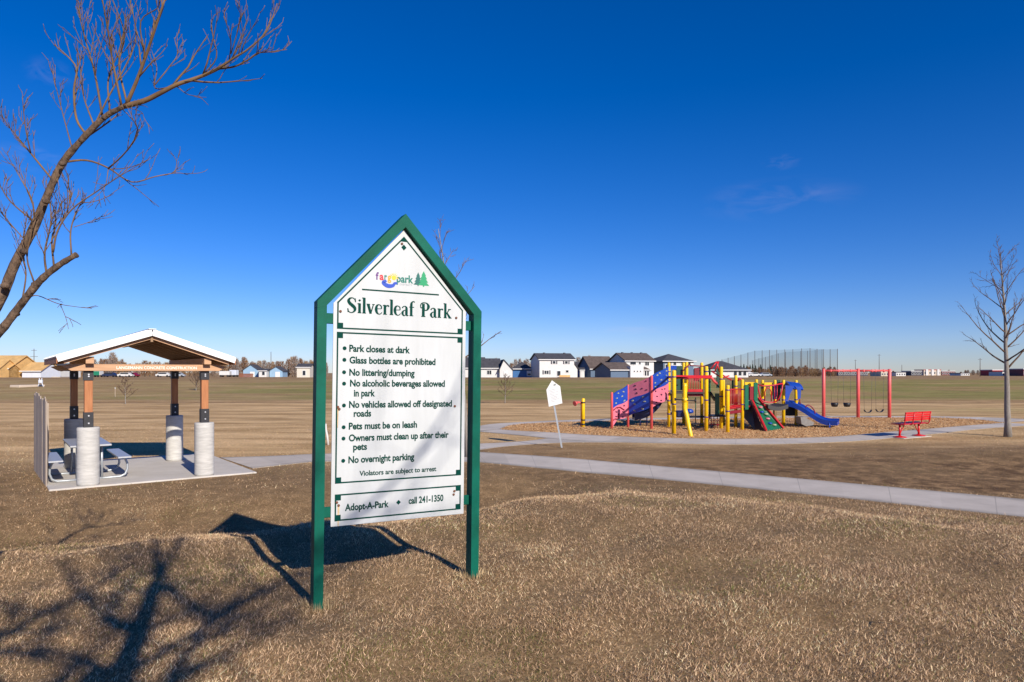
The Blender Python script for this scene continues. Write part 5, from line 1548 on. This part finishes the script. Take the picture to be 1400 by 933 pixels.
# ------------------------------------------------------------------ houses and far buildings
def sid(name, c, v=.05): return mat(name, c, .7, v, 1.5)
M_w = sid('white_siding', (.60, .60, .59)); M_lg = sid('grey_blue_siding', (.30, .34, .40)); M_bl = sid('blue_siding', (.035, .13, .33)); M_sl = sid('slate_siding', (.09, .14, .22))
M_pb = sid('pale_blue_siding', (.25, .40, .55)); M_cream = sid('cream_siding', (.60, .56, .48)); M_lil = sid('lilac_siding', (.30, .27, .42))
M_rfd = mat('dark_shingles', (.055, .055, .065), .9, .3, 1.2); M_rfb = mat('brown_shingles', (.10, .075, .065), .9, .3, 1.2)
M_osb = mat('sheathing_board', (.58, .36, .14), .85, .18, .8); M_wrap = sid('house_wrap', (.62, .66, .74)); M_tan = sid('tan_roof', (.42, .33, .24))
M_glass = mat('window_glass', (.02, .025, .035), .12); M_trim = sid('white_trim', (.66, .66, .65), .0); M_redb = sid('red_wall', (.40, .02, .03)); M_dk = sid('dark_wall', (.05, .05, .07))
M_gr = sid('green_side', (.01, .20, .11)); M_deckr = mat('red_deck_wood', (.24, .09, .05), .8, .2, 2); M_beige = sid('beige_wall', (.55, .46, .36)); M_maroon = sid('maroon_wall', (.14, .03, .04))
def house_body(root, W, D, he, rt, rise, wall, roof, x=0.0, y=0.0, oh=.45, ridge_off=0.0, wn='wall'):
    """a wing with its own roof: local x across, y away from the viewer, corner-centred at (x, y)"""
    b = MB(); x0, x1, y0, y1 = x - W / 2, x + W / 2, y - D / 2, y + D / 2
    vs = [(x0,y0,-.6),(x1,y0,-.6),(x1,y1,-.6),(x0,y1,-.6),(x0,y0,he),(x1,y0,he),(x1,y1,he),(x0,y1,he)]
    fs = [(0,1,5,4),(1,2,6,5),(2,3,7,6),(3,0,4,7)]
    ym, xm = (y0 + y1) / 2 + ridge_off, (x0 + x1) / 2 + ridge_off
    if rt == 'x':
        vs += [(x0, ym, he + rise), (x1, ym, he + rise)]; fs += [(4, 7, 8), (5, 9, 6)]
    elif rt == 'y':
        vs += [(xm, y0, he + rise), (xm, y1, he + rise)]; fs += [(4, 5, 8), (6, 7, 9)]
    b.add(vs, fs); w = b.build(wn, wall, root)
    b = MB(); t = .22
    def slab_(q):
        q = [Vector(p) for p in q]; up = Vector((0, 0, t)); n = len(q)
        b.add(q + [p + up for p in q], [tuple(range(n)), tuple(reversed(range(n, 2*n)))] + [(i, (i+1) % n, n + (i+1) % n, n + i) for i in range(n)])
    if rt == 'x':
        s1 = rise / (ym - y0); s2 = rise / (y1 - ym)
        slab_([(x0-oh, y0-oh, he-oh*s1), (x1+oh, y0-oh, he-oh*s1), (x1+oh, ym, he+rise), (x0-oh, ym, he+rise)])
        slab_([(x1+oh, y1+oh, he-oh*s2), (x0-oh, y1+oh, he-oh*s2), (x0-oh, ym, he+rise+.002), (x1+oh, ym, he+rise+.002)])
    elif rt == 'y':
        s1 = rise / (xm - x0); s2 = rise / (x1 - xm)
        slab_([(x0-oh, y1+oh, he-oh*s1), (x0-oh, y0-oh, he-oh*s1), (xm, y0-oh, he+rise), (xm, y1+oh, he+rise)])
        slab_([(x1+oh, y0-oh, he-oh*s2), (x1+oh, y1+oh, he-oh*s2), (xm, y1+oh, he+rise+.002), (xm, y0-oh, he+rise+.002)])
    elif rt == 'hip':
        r_ = min(W, D) / 2 * .9
        a, c = (x0 + r_, ym, he + rise), (x1 - r_, ym, he + rise)
        if W < D: a = c = (xm, ym, he + rise)
        e = [(x0-oh, y0-oh, he-.15), (x1+oh, y0-oh, he-.15), (x1+oh, y1+oh, he-.15), (x0-oh, y1+oh, he-.15)]
        b.add(e + [a, c] + [(p[0], p[1], p[2] - .2) for p in e], [(0,1,5,4), (1,2,5), (2,3,4,5), (3,0,4), (0,6,7,1), (1,7,8,2), (2,8,9,3), (3,9,6,0), (9,8,7,6)])
    rf = b.build('roof', roof, root)
    # white gutter board along the front eave
    if rt in ('x', 'hip'):
        z = he - (oh * (rise / (ym - y0)) if rt == 'x' else .15)
        b = MB(); b.box((x, y0 - oh - .04, z + .02), (W + 2 * oh, .06, .22)); b.build('gutter', M_trim, rf)
    return w, rf
def window(root, x, z, w, h, y, fr=M_trim, pane=M_glass, name='window', shut=False):
    b = MB(); b.box((x, y - .03, z), (w + .24, .08, h + .24)); f = b.build(name, fr, root)
    b = MB(); n = 2 if w > 1.1 else 1
    for i in range(n): b.box((x - w / 2 + w * (i + .5) / n, y - .075, z), (w / n - .10, .05, h - .06))
    b.build('pane', pane, f)
    if shut:
        for s in (-1, 1):
            b = MB(); b.box((x + s * (w / 2 + .30), y - .045, z), (.34, .07, h + .1)); b.build('shutter', M_dk, f)
    return f
def hroot(name, label, px, Y, yaw=0.0, cat='house', group=None):
    x = (px - CX) / FPX * Y; z = hz(x, Y)
    return thing(name, label, cat, (x, Y, z), yaw, group)
S = 1 / FPX
def M_(px, Y): return px * Y / FPX           # metres spanned by px photo pixels at distance Y
def vent_stack(root, pts):
    for (x, y, z) in pts:
        b = MB(); b.box((x, y, z), (.5, .5, .45)); b.build('roof_vent', M_dk, root)

# H1 house cut by the sign post
h_ = hroot('white_house', 'white house with dark roof seen just right of the green sign post', 648, 190, .12)
w, rf = house_body(h_, M_(26, 190), 8, 2.9, 'x', 2.6, M_w, M_rfd); window(h_, 0, 1.5, 1.4, 1.2, -4)
# H2 white rambler with a front gable
h_ = hroot('white_house', 'low white house with an arched side door and dark shingle roof', 674, 185, .10)
house_body(h_, M_(25, 185), 8.5, 2.75, 'x', 2.3, M_w, M_rfd, x=-M_(5, 185)); 
house_body(h_, M_(17, 185), 9.5, 2.2, 'y', 2.5, M_w, M_rfd, x=M_(15.5, 185), y=-.8, ridge_off=-M_(3, 185), oh=.3)
window(h_, -M_(6.5, 185), 1.45, 1.2, 1.1, -4.25)
b = MB(); b.box((M_(15, 185), -5.6, .85), (.95, .06, 1.9)); dr = b.build('door', M_trim, h_)
b = MB(); b.box((M_(15, 185) + .35, -5.66, .9), (.08, .06, .2)); b.build('handle', M_dk, dr)
vent_stack(h_, [(-3.4, -1.5, 4.5), (-.6, -.8, 4.9)])
# H3 blue house
h_ = hroot('blue_house', 'bright blue single-storey house with a white garage door', 713.5, 196, .03)
house_body(h_, M_(26, 196), 10, 2.55, 'hip', 2.0, M_bl, M_rfd, oh=.5)
b = MB(); b.box((M_(8.5, 196), -5.03, 1.15), (1.25, .08, 1.5)); fr = b.build('window', M_trim, h_); b = MB(); b.box((M_(8.5, 196), -5.08, .9), (.9, .05, .5)); b.build('pane', M_glass, fr)
vent_stack(h_, [(-1, -1, 4.3)])
# H4 large white two-storey
Y = 188
h_ = hroot('white_house', 'tall white two-storey house with four rear windows and a patio door', 755, Y, .22)
w, rf = house_body(h_, M_(48, Y), 9.2, 5.0, 'x', 1.55, M_w, M_rfd, oh=.4)
for (px, z, ww, hh) in ((-4, 4.15, .85, .75), (13, 4.15, .85, .75), (-14.5, 1.5, 1.25, .95), (2.5, 1.2, 1.0, 1.35), (14.2, 1.75, .8, .65)):
    window(h_, M_(px, Y), z, ww, hh, -4.6, shut=px in (-14.5, 13, -4))
house_body(h_, M_(9, Y), 7, 2.8, 'y', 1.2, M_w, M_rfd, x=M_(27.5, Y), y=1.0)
b = MB(); b.box((M_(8, Y), -5.6, .15), (3.0, 1.8, .15)); dk = b.build('deck', M_deckr, h_)
b = MB(); b.box((M_(8, Y), -6.5, .5), (3.0, .08, .5)); b.build('rail', M_osb, dk)
vent_stack(h_, [(-2.4, -.2, 6.7), (3.4, -.2, 6.7)])
# H5 little lilac annex and white shed
h_ = hroot('lilac_house', 'small lilac house with dark roof between two larger white houses', 791, 202, .0)
house_body(h_, M_(14, 202), 7, 2.4, 'x', 2.0, M_lil, M_rfd)
h_ = hroot('garden_shed', 'white shed against the lilac house', 795.5, 192, .0, 'shed'); house_body(h_, M_(6, 192), 2.5, 2.1, 'x', .5, M_w, M_rfd, oh=.12)
b = MB(); b.box((0, -1.28, .9), (.7, .06, 1.7)); b.build('door', M_trim, h_)
# H6 slate house with its garage wing
Y = 196
h_ = hroot('slate_house', 'slate blue low house with brown roof and a long garage side', 815, Y, .30)
house_body(h_, M_(35, Y), 9, 2.7, 'x', 3.2, M_sl, M_rfb, oh=.5)
h_ = hroot('garage', 'slate sided garage wing with white gable end and three tiny windows', 842, 184, .42, 'garage')
house_body(h_, M_(34, 184), 8, 2.25, 'x', 1.7, M_sl, M_rfb, x=-M_(4, 184), oh=.5)
house_body(h_, M_(21, 184), 5.0, 3.05, 'flat', .0, M_w, M_rfb, x=M_(17.5, 184), y=-2.4)
for k in range(3): window(h_, M_(13 + 5 * k, 184), 1.75, .45, .4, -4.9)
# H7 big two-storey with bay
Y = 192
h_ = hroot('white_house', 'white two-storey house with brown roof, bay window and shaded blue gable end', 863, Y, .34)
house_body(h_, M_(43, Y), 9.4, 4.75, 'x', 2.0, M_w, M_rfb, oh=.45)
for (px, z, ww, hh) in ((-12, 4.0, 1.1, .8), (-8, 4.0, .9, .8), (0, 4.05, .6, .8), (11, 3.9, 1.3, 1.1), (13, 1.4, 1.2, 1.1), (4.5, 1.3, .9, 1.6)):
    window(h_, M_(px, Y), z, ww, hh, -4.7)
house_body(h_, M_(14, Y), 2.2, 2.25, 'hip', .8, M_w, M_rfb, x=M_(3, Y), y=-5.6, oh=.3)
for k in range(3): window(h_, M_(-1 + 3.8 * k, Y), 1.2, .6, 1.3, -6.7)
vent_stack(h_, [(-3, -.3, 6.9), (0, -.3, 6.9), (3, -.3, 6.9)])
# H8 blue two-storey
h_ = hroot('blue_house', 'blue two-storey house with dark hipped roof rising behind the climbing wall', 914, 196, .32)
house_body(h_, M_(46, 196), 10.5, 4.7, 'hip', 2.1, M_sl, M_rfd, oh=.6)
b = MB(); b.box((M_(6, 196), -5.28, 3.9), (M_(34, 196), .05, 1.3)); b.build('upper_siding', M_w, h_)
for px, z in ((-18, 3.2), (-6, 4.0), (6, 4.0), (16, 4.0)): window(h_, M_(px, 196), z, 1.0, 1.0, -5.32)
window(h_, M_(4, 196), 1.4, 1.8, 1.2, -5.27)
# H9 low house behind the playground
h_ = hroot('dark_roof_house', 'low white house with a wide dark hipped roof behind the playground tower', 984, 205, .1)
house_body(h_, M_(56, 205), 12, 2.3, 'hip', 2.6, M_w, M_rfd, oh=.7)
for px in (10, 16.5, 23): window(h_, M_(px, 205), 1.2, 1.0, 1.3, -6)
# left: house under construction
Y = 175
h_ = hroot('unfinished_house', 'house under construction with bare sheathing roof at the far left', 14, Y, -.12)
house_body(h_, M_(46, Y), 10, 2.6, 'x', 3.0, M_osb, M_osb, oh=.4)
house_body(h_, M_(24, Y), 6, 2.3, 'x', 2.2, M_osb, M_osb, x=M_(11, Y), y=-5, oh=.3)
house_body(h_, M_(15, Y), 3, 2.7, 'y', 1.6, M_w, M_osb, x=-M_(13, Y), y=-7.2, oh=.3)
b = MB(); b.box((M_(4, Y), -8.05, 1.0), (M_(17, Y), .08, 2.2)); b.build('front_wall', M_w, h_)
b = MB(); b.box((M_(5.5, Y), -8.12, .95), (M_(9.5, Y), .08, 1.3)); b.build('garage_opening', M_dk, h_)
h_ = hroot('wrapped_garage', 'garage shell in pale blue house wrap with sheathing roof beside the unfinished house', 57, Y, -.05, 'garage')
house_body(h_, M_(26, Y), 7, 1.95, 'x', 1.9, M_wrap, M_osb, oh=.4)
h_ = hroot('white_house', 'white low house with dark roof showing left of the shelter post', 82, 185, -.05)
house_body(h_, M_(30, 185), 8, 2.1, 'x', 1.6, M_w, M_rfd, oh=.4); window(h_, M_(4, 185), 1.2, 2.4, 1.1, -4, pane=M_pb)
for nm, lb, px, Y, W, he, ri, wl_, rf_ in (
    ('blue_house', 'pale blue gabled house behind a reddish deck left of the sign', 347, 225, 20, 2.2, 1.7, M_pb, M_rfd),
    ('blue_house', 'small pale blue house with white garage nearest the sign on the left', 381, 225, 17, 2.0, 1.3, M_pb, M_rfd),
    ('white_garage', 'white and grey garage between the two pale blue houses', 363, 222, 10, 2.0, .5, M_w, M_rfd),
    ('cream_house', 'cream house with navy side and dark roof touching the left sign post', 418, 205, 17, 3.0, .9, M_cream, M_rfd)):
    h_ = hroot(nm, lb, px, Y, .1)
    house_body(h_, M_(W, Y), 7, he, 'y' if 'blue' in nm else 'x', ri, wl_, rf_, oh=.3)
    if nm == 'blue_house':
        b = MB(); b.box((M_(2, Y), -3.53, .85), (M_(6, Y), .06, 1.7)); b.build('garage_door', M_trim, h_)
    else: window(h_, M_(1, Y), 1.3, .9, 1.4, -3.5)
fx_ = P(344, 514, 218); 
dk = thing('deck_fence', 'reddish wooden deck fence in front of the pale blue gabled house', 'fence', (fx_.x, 214, hz(fx_.x, 214)))
b = MB()
for k in range(22): b.box((-2.3 + k * .2, 0, .55), (.16, .05, 1.2))
b.build('fence_boards', M_deckr, dk); b = MB(); b.box((-.2, .06, .8), (4.6, .06, .12)); b.build('rail', M_deckr, dk)

# far right commercial buildings
for i, (lb, px, W, pyt, Y, wl_, name) in enumerate((
    ('dark warehouse behind the left bay of the swing frame', 1160, 40, 506.5, 520, M_dk, 'warehouse'),
    ('beige flat-roofed store seen between the two right swing posts', 1204, 14, 508.5, 470, M_beige, 'store'),
    ('white flat-roofed store right of the swing frame', 1224, 13, 509.2, 480, M_w, 'store'),
    ('dark long building left of the beige hotel', 1246, 14, 507.8, 560, M_dk, 'warehouse'),
    ('beige and red trimmed hotel block on the far horizon', 1268, 23, 506.0, 600, M_beige, 'hotel'),
    ('maroon low building right of the hotel on the horizon', 1290, 18, 507.8, 640, M_maroon, 'warehouse'),
    ('small white store among bare trees right of the hotel', 1312, 12, 510.5, 560, M_w, 'store'),
    ('bright red store just left of the park tree', 1355, 14, 506.2, 520, M_redb, 'store'),
    ('long white warehouse behind the park tree trunk', 1372, 22, 508.4, 500, M_w, 'warehouse'),
    ('maroon roofed store at the right edge of the view', 1400, 22, 504.8, 480, M_maroon, 'store'))):
    h_ = hroot(name, lb, px, Y, 0.0, 'building')
    top_z = EYE - (pyt - HY) / FPX * Y - h_.location.z
    house_body(h_, M_(W, Y), 14, top_z, 'flat', 0, wl_, M_rfd)
    b = MB(); b.box((0, 0, top_z + .06), (M_(W, Y) + .4, 14.4, .5)); b.build('parapet', M_redb if name in ('hotel',) else (M_trim if i % 2 else M_dk), h_)
    n = max(2, int(W / 3))
    for k in range(n):
        window(h_, M_(-W / 2 + W * (k + .5) / n, Y), top_z * .45, M_(W / n * .5, Y), top_z * .4, -7)
    if name == 'hotel':
        for k in range(3):
            b = MB(); b.box((M_(-W / 2 + W * (k + .5) / 3, Y), -7.2, top_z * .52), (M_(3, Y), .8, top_z * 1.12)); b.build('tower_bay', M_w, h_)
# white tents and trailers
def box_vehicle(name, lb, px, Y, L, H, body, cab=None, cat='truck', stripe=None):
    x = (px - CX) / FPX * Y; t = thing(name, lb, cat, (x, Y, hz(x, Y)), rnd.uniform(-.1, .1))
    b = MB(); b.box((0, 0, .55 + (H - .55) / 2), (L, 2.2, H - .55), bev=.12); bd = b.build('body', body, t)
    if stripe: 
        b = MB(); b.box((0, -1.12, .55 + (H - .55) * .32), (L * .98, .05, (H - .55) * .6)); b.build('side_panel', stripe, bd)
    for s in (-1, 1):
        for y in (-.95, .95):
            b = MB(); b.tube([(s * L * .32, y - .12, .36), (s * L * .32, y + .12, .36)], .36, 14); b.build('wheel', M_blk, t)
    return t
box_vehicle('box_truck', 'white box truck with green lower side beyond the shelter', 132, 215, M_(14, 215), 2.6, M_w, stripe=M_gr)
box_vehicle('trailer', 'white cargo trailer right of the front right shelter post', 308, 222, M_(14, 222), 1.9, M_w, cat='trailer')
box_vehicle('trailer', 'pale lilac trailer beside the white cargo trailer', 320, 228, M_(9, 228), 2.3, M_wrap, cat='trailer')
def car(lb, px, Y, paint, yaw):
    x = (px - CX) / FPX * Y; t = thing('parked_car', lb, 'car', (x, Y, hz(x, Y)), yaw)
    b = MB(); pr = [(-2.2, .35), (2.2, .35), (2.25, .75), (1.6, .92), (.95, 1.42), (-1.1, 1.45), (-1.75, .98), (-2.25, .88)]
    b.prism(pr, 1.75, o=(0, -.875, 0)); b.build('body', paint, t)
    b = MB(); b.prism([(-1.55, .98), (1.4, .96), (.9, 1.36), (-1.05, 1.38)], 1.78, o=(0, -.89, 0)); b.build('window', M_glass, t)
    for sx in (-1.4, 1.4):
        for y in (-.8, .8):
            b = MB(); b.tube([(sx, y - .11, .33), (sx, y + .11, .33)], .33, 14); b.build('wheel', M_blk, t)
car('white car parked beyond the shelter under the name board', 172, 216, M_w, .1)
car('dark red car parked beside the white car beyond the shelter', 180.5, 219, mat('red_car_paint', (.20, .01, .03), .3), -.1)
car('navy car parked between the box truck and the white car', 151, 216, mat('navy_car_paint', (.02, .03, .08), .3), 0)
car('white van-like car seen left of the rear shelter post', 224, 216, M_w, .05)
car('silver car seen right of the rear shelter post', 243, 216, M_lg, .2)
car('white car parked below the conifers on the right', 1031, 240, M_w, 0)
car('silver car parked right of the white car below the conifers', 1046, 243, M_lg, .1)
# low white tent roof near the conifers, tiny
h_ = hroot('canopy_tent', 'low white canopy tent beside the low house behind the playground', 1021, 232, 0, 'tent')
b = MB()
for sx in (-1, 1):
    for y in (-1.3, 1.3): b.tube([(sx * M_(7, 232), y, -.1), (sx * M_(7, 232), y, 1.2)], .05, 6)
b.build('tent_pole', M_galv, h_)
b = MB(); W_ = M_(7.5, 232); b.add([(-W_, -1.5, 1.15), (W_, -1.5, 1.15), (W_, 1.5, 1.15), (-W_, 1.5, 1.15), (-W_ * .6, 0, 1.75), (W_ * .6, 0, 1.75)], [(0,1,5,4), (1,2,5), (2,3,4,5), (3,0,4), (3,2,1,0)]); b.build('tent_roof', M_w, h_)
# hydrant-like white stand and pale slab on the left bank
q = G(55.5, 529.5, .55); q.z = hz(q.x, q.y)
hd = thing('utility_stand', 'small pale utility stand on the bank at the far left', 'utility box', q)
b = MB(); b.box((0, 0, .62), (.42, .3, .4), bev=.05); b.build('cabinet', M_wrap, hd)
for sx in (-.22, .22):
    b = MB(); b.tube([(sx * 1.6, 0, -.05), (sx * .6, 0, .5)], .05, 6); b.build('leg', M_wrap, hd)
b = MB(); b.tube([(-.12, 0, .8), (-.16, 0, 1.0)], .05, 6); b.tube([(.12, 0, .8), (.16, 0, 1.0)], .05, 6); b.build('valve', M_wrap, hd)
for nm, xs0, xs1, py in (('culvert_slab', 20, 55, 532.2), ('culvert_slab', 76, 100, 522.5)):
    a = G(xs0, py, .35); c = G(xs1, py - .8, .35)
    o = MB(); ln_ = (c - a).length; o.box((0, 0, .05), (ln_, 1.6, .35), bev=.05)
    s_o = o.build(nm, M_beige); s_o.location = ((a.x + c.x) / 2, (a.y + c.y) / 2, hz((a.x + c.x) / 2, (a.y + c.y) / 2)); s_o.rotation_euler = (0, 0, math.atan2(c.y - a.y, c.x - a.x))
    tag(s_o, 'long pale concrete slab on the bank beside the utility stand' if xs0 < 50 else 'pale concrete slab on the bank just left of the shelter', 'slab')
q = G(157.5, 543.5); 
sk = thing('survey_stake', 'thin pale marker stake left of the young tree behind the shelter', 'stake', (q.x, q.y, hz(q.x, q.y)))
b = MB(); b.box((0, 0, .38), (.05, .03, .9)); b.build('stake_shaft', M_tan, sk); b = MB(); b.box((0, 0, .8), (.07, .05, .1)); b.build('stake_cap', M_w, sk)
# white pipe sticking out of the ground between sign post and board, and one lying at the toe of the bank
q = G(449, 608.5); t = P(445, 579.5, q.y)
mp = thing('marker_pole', 'bent white plastic marker behind the left post of the big sign', 'marker', (q.x, q.y, hz(q.x, q.y)))
b = MB(); d0 = t - q; b.tube([(0, 0, -.05), (d0.x * .5 + .01, 0, d0.z * .4), (d0.x * .9, 0, d0.z * .75), (d0.x, 0, d0.z)], .034, 8); b.build('pole', M_w, mp)
a = P(286.5, 547, 52); c = P(292.5, 549.5, 50.5)
wp = MB(); wp.tube([(-.25, .1, .03), (.25, -.1, .0)], .09, 10); o = wp.build('drain_pipe', M_w); o.location = (a.x, 51, hz(a.x, 51) + .12); tag(o, 'short white pipe lying at the foot of the bank right of the shelter', 'pipe')
# utility poles
M_pole = mat('utility_pole_wood', (.10, .08, .07), .9)
for lb, px, pyt, Y, arms in (('steel lattice pole with cross-arms above the unfinished house', 46.5, 477, 330, 2), ('thin pole above the trees left of the sign', 370.5, 481, 330, 0), ('thin utility pole above the right bay of the swing frame', 1202, 484.5, 520, 1), ('utility pole left of the park tree', 1340, 490, 420, 1), ('utility pole above the left bay of the swing frame', 1169.5, 492, 600, 1), ('short utility pole left of the hotel', 1233, 499, 700, 0)):
    x = (px - CX) / FPX * Y; z = hz(x, Y); H = EYE - (pyt - HY) / FPX * Y - z
    t = thing('utility_pole', lb, 'utility pole', (x, Y, z)); w_ = .10 + Y * .0003
    b = MB(); b.tube([(0, 0, -.2), (0, 0, H)], [w_, w_ * .6], 8); b.build('pole', M_pole, t)
    for k in range(arms):
        b = MB(); b.box((0, 0, H - .8 - k * 3.0), (2.6 + k, .14, .16)); b.build('cross_arm', M_pole, t)
# driving range netting
dn = thing('driving_range_net', 'tall driving range netting strung between dark poles beyond the trees', 'net', (0, 0, 0))
mn = bpy.data.materials.new('range_netting'); mn.use_nodes = True
N3, L3 = mn.node_tree.nodes, mn.node_tree.links
tr_ = N3.new('ShaderNodeBsdfTransparent'); ms = N3.new('ShaderNodeMixShader'); ms.inputs[0].default_value = .19
bb = N3['Principled BSDF']; bb.inputs['Base Color'].default_value = (.02, .025, .03, 1); bb.inputs['Roughness'].default_value = .9
L3.new(tr_.outputs[0], ms.inputs[1]); L3.new(bb.outputs[0], ms.inputs[2]); L3.new(ms.outputs[0], N3['Material Output'].inputs['Surface'])
rowA = [(1145, 477.5, 800), (1135, 478, 805), (1126, 478, 810), (1117, 477.5, 815), (1107.5, 476.5, 820), (1096, 477, 826), (1084, 478, 832), (1073, 478.3, 840), (1062, 478.8, 848), (1052, 479, 856), (1042, 479.5, 866), (1032, 480, 880), (1022.5, 482.5, 960), (1013, 485.3, 1050), (1004, 487.5, 1160), (995.5, 489.7, 1290), (987, 492, 1460)]
rowB = [(1124, 478, 812), (1114.5, 479, 850), (1104, 480, 890), (1094.5, 480.5, 930), (1074, 481.5, 980), (1064, 483.5, 1060), (1055.5, 486, 1150), (1046.5, 488.5, 1260), (1037.5, 490.3, 1380), (1028.5, 493, 1520)]
for ri, row in enumerate((rowA, rowB)):
    prev_ = None
    for (px, pyt, Y) in row:
        x = (px - CX) / FPX * Y; zt = EYE - (pyt - HY) / FPX * Y; z0 = hz(x, Y) - 1
        b = MB(); r_ = .42 * Y / 850 if ri == 0 else .30 * Y / 850
        b.tube([(x, Y, z0), (x, Y, zt + .3)], [r_, r_ * .8], 8); b.build('pole', M_pole, dn)
        if prev_:
            b = MB(); b.add([(prev_[0], prev_[1], prev_[2]), (x, Y, z0), (x, Y, zt), (prev_[0], prev_[1], prev_[3])], [(0, 1, 2, 3)]); b.build('netting', mn, dn)
        prev_ = (x, Y, z0, zt)
# ------------------------------------------------------------------ dry grass
rg = np.random.default_rng(12)
def blades(n, y0, y1, ln, wd, k, fresh=.05):
    """n blades, thinning out with distance the way a lawn's visible blades do"""
    t = rg.uniform(0, 1, n)
    y = y0 * (y1 / y0) ** (t ** k)
    x = rg.uniform(-.84, .84, n) * y
    keep = np.ones(n, bool)
    for poly in FOOT:
        lo, hi = poly.min(0) - .1, poly.max(0) + .1
        c_ = keep & (x > lo[0]) & (x < hi[0]) & (y > lo[1]) & (y < hi[1])
        i = np.nonzero(c_)[0]
        if len(i): keep[i[inside(poly, x[i] + rg.normal(0, .05, len(i)), y[i] + rg.normal(0, .05, len(i)))]] = False
    # tufts: bare and thick places
    cl = (np.sin(3.1 * x + 1.7 * y) + np.sin(5.3 * y - 2.3 * x + 1) + np.sin(11 * x + 4 * y + 2) * .8 + np.sin(9 * y - 13 * x) * .8)
    keep &= rg.uniform(-5.5, 1.0, n) < cl
    so = soil_mask(x, y)
    keep &= rg.uniform(0, 1, n) > so * .25
    x, y, so, cl = x[keep], y[keep], so[keep], cl[keep]; n = len(x)
    z = height(x, y)
    L_ = ln * rg.uniform(.45, 1.25, n) * (1 - .35 * so) * (1 + .06 * cl) * np.where(rg.uniform(0, 1, n) < .06, 1.7, 1.0)
    # leaning, with a common lie that changes from place to place
    lie = 1.1 * np.sin(.9 * x + .6 * y) + 1.3 * np.sin(.5 * y - .8 * x + 2) + rg.normal(0, 1.7, n)
    tilt = np.clip(rg.normal(1.05, .36, n), .1, 1.45)
    dx, dy, dz = np.cos(lie) * np.sin(tilt), np.sin(lie) * np.sin(tilt), np.cos(tilt)
    sa = rg.uniform(0, 6.283, n); sx, sy = np.cos(sa) * wd, np.sin(sa) * wd
    s_ = rg.uniform(.5, 1.2, n); sx *= s_; sy *= s_
    base = np.stack([x, y, z - .004], 1); side = np.stack([sx, sy, np.zeros(n)], 1)
    tip = base + np.stack([dx, dy, dz], 1) * L_[:, None]
    v = np.stack([base - side, base + side, tip], 1).reshape(-1, 3)
    f = np.arange(n * 3).reshape(-1, 3)
    u = (rg.uniform(0, 1, n) ** 1.3)[:, None]
    straw_ = np.array([.20, .125, .065]) * (1 - u) + np.array([.95, .72, .48]) * u
    dead = np.array([.22, .14, .08]); grn = np.array([.13, .145, .04])
    m1 = (rg.uniform(0, 1, n) < .24 + .72 * so)[:, None]
    patch = (np.sin(1.3 * x + 2.1) * np.sin(1.7 * y + .4) > .55)
    m2 = (rg.uniform(0, 1, n) < fresh + .22 * patch)[:, None]
    c_ = np.where(m1, dead * (.55 + .9 * u), straw_); c_ = np.where(m2, grn * (.8 + .8 * u), c_)
    pt = 1 + .08 * np.sin(.9 * x + 1.1 * y) + .08 * np.sin(2.3 * x - 1.9 * y + 1) + .10 * np.sin(4.1 * x + 3.3 * y + 2)
    c_ = np.clip(c_ * pt[:, None] * np.array([1.15, 1.07, 1.01]), 0, .95)
    c_ = np.repeat(np.concatenate([c_, np.ones((n, 1))], 1), 3, 0)
    return v, f, c_
parts_ = [blades(760000, 3.6, 12.5, .036, .0026, .85), blades(260000, 8.0, 30, .05, .0038, .8, .04)]
def ring_tufts(cx0, cy0, n, rad):
    a = rg.uniform(0, 6.283, n); r_ = rad + np.abs(rg.normal(0, .05, n))
    x, y = cx0 + np.cos(a) * r_, cy0 + np.sin(a) * r_; z = height(x, y)
    L_ = rg.uniform(.04, .095, n); t = np.abs(rg.normal(0, .45, n)); q = rg.uniform(0, 6.283, n)
    b0 = np.stack([x, y, z - .004], 1); sd = np.stack([np.cos(q), np.sin(q), 0 * q], 1) * .0022
    tip = b0 + np.stack([np.cos(a) * np.sin(t), np.sin(a) * np.sin(t), np.cos(t)], 1) * L_[:, None]
    u = rg.uniform(0, 1, n)[:, None]; c_ = np.array([.22, .15, .07]) * (1 - u) + np.array([.80, .60, .35]) * u
    return np.stack([b0 - sd, b0 + sd, tip], 1).reshape(-1, 3), None, np.repeat(np.concatenate([c_, np.ones((n, 1))], 1), 3, 0)
for u_ in (ul, ur):
    parts_.append(ring_tufts(sgn.location.x + SC * u_, sgn.location.y + SS * u_, 260, .05))
for s_t in (st, lt):
    parts_.append(ring_tufts(s_t.location.x, s_t.location.y, 500, .12))
v = np.concatenate([p[0] for p in parts_]); cc = np.concatenate([p[2] for p in parts_])
f = np.arange(len(v)).reshape(-1, 3)
gm_ = fast_mesh('grass', v, f, False)
at = gm_.attributes.new('tint', 'FLOAT_COLOR', 'POINT'); at.data.foreach_set('color', cc.astype(np.float32).ravel())
gm_.materials.append(tint_mat('dry_grass_blade', .8))
go = bpy.data.objects.new('grass', gm_); COL.objects.link(go)
tag(go, 'short dormant straw-coloured grass over the park lawn', 'grass', None, 'stuff')
# a dead twig lying on the lawn
q = G(1195, 856, .4); q2_ = G(1245, 858, .4)
b = MB(); b.tube([(0, 0, .02), ((q2_.x - q.x) * .3, .06, .045), ((q2_.x - q.x) * .7, .04, .03), (q2_.x - q.x, q2_.y - q.y, .02)], .004, 6)
o = b.build('fallen_twig', M_twig); o.location = (q.x, q.y, hz(q.x, q.y)); tag(o, 'thin pale twig lying on the dry grass at lower right', 'twig')
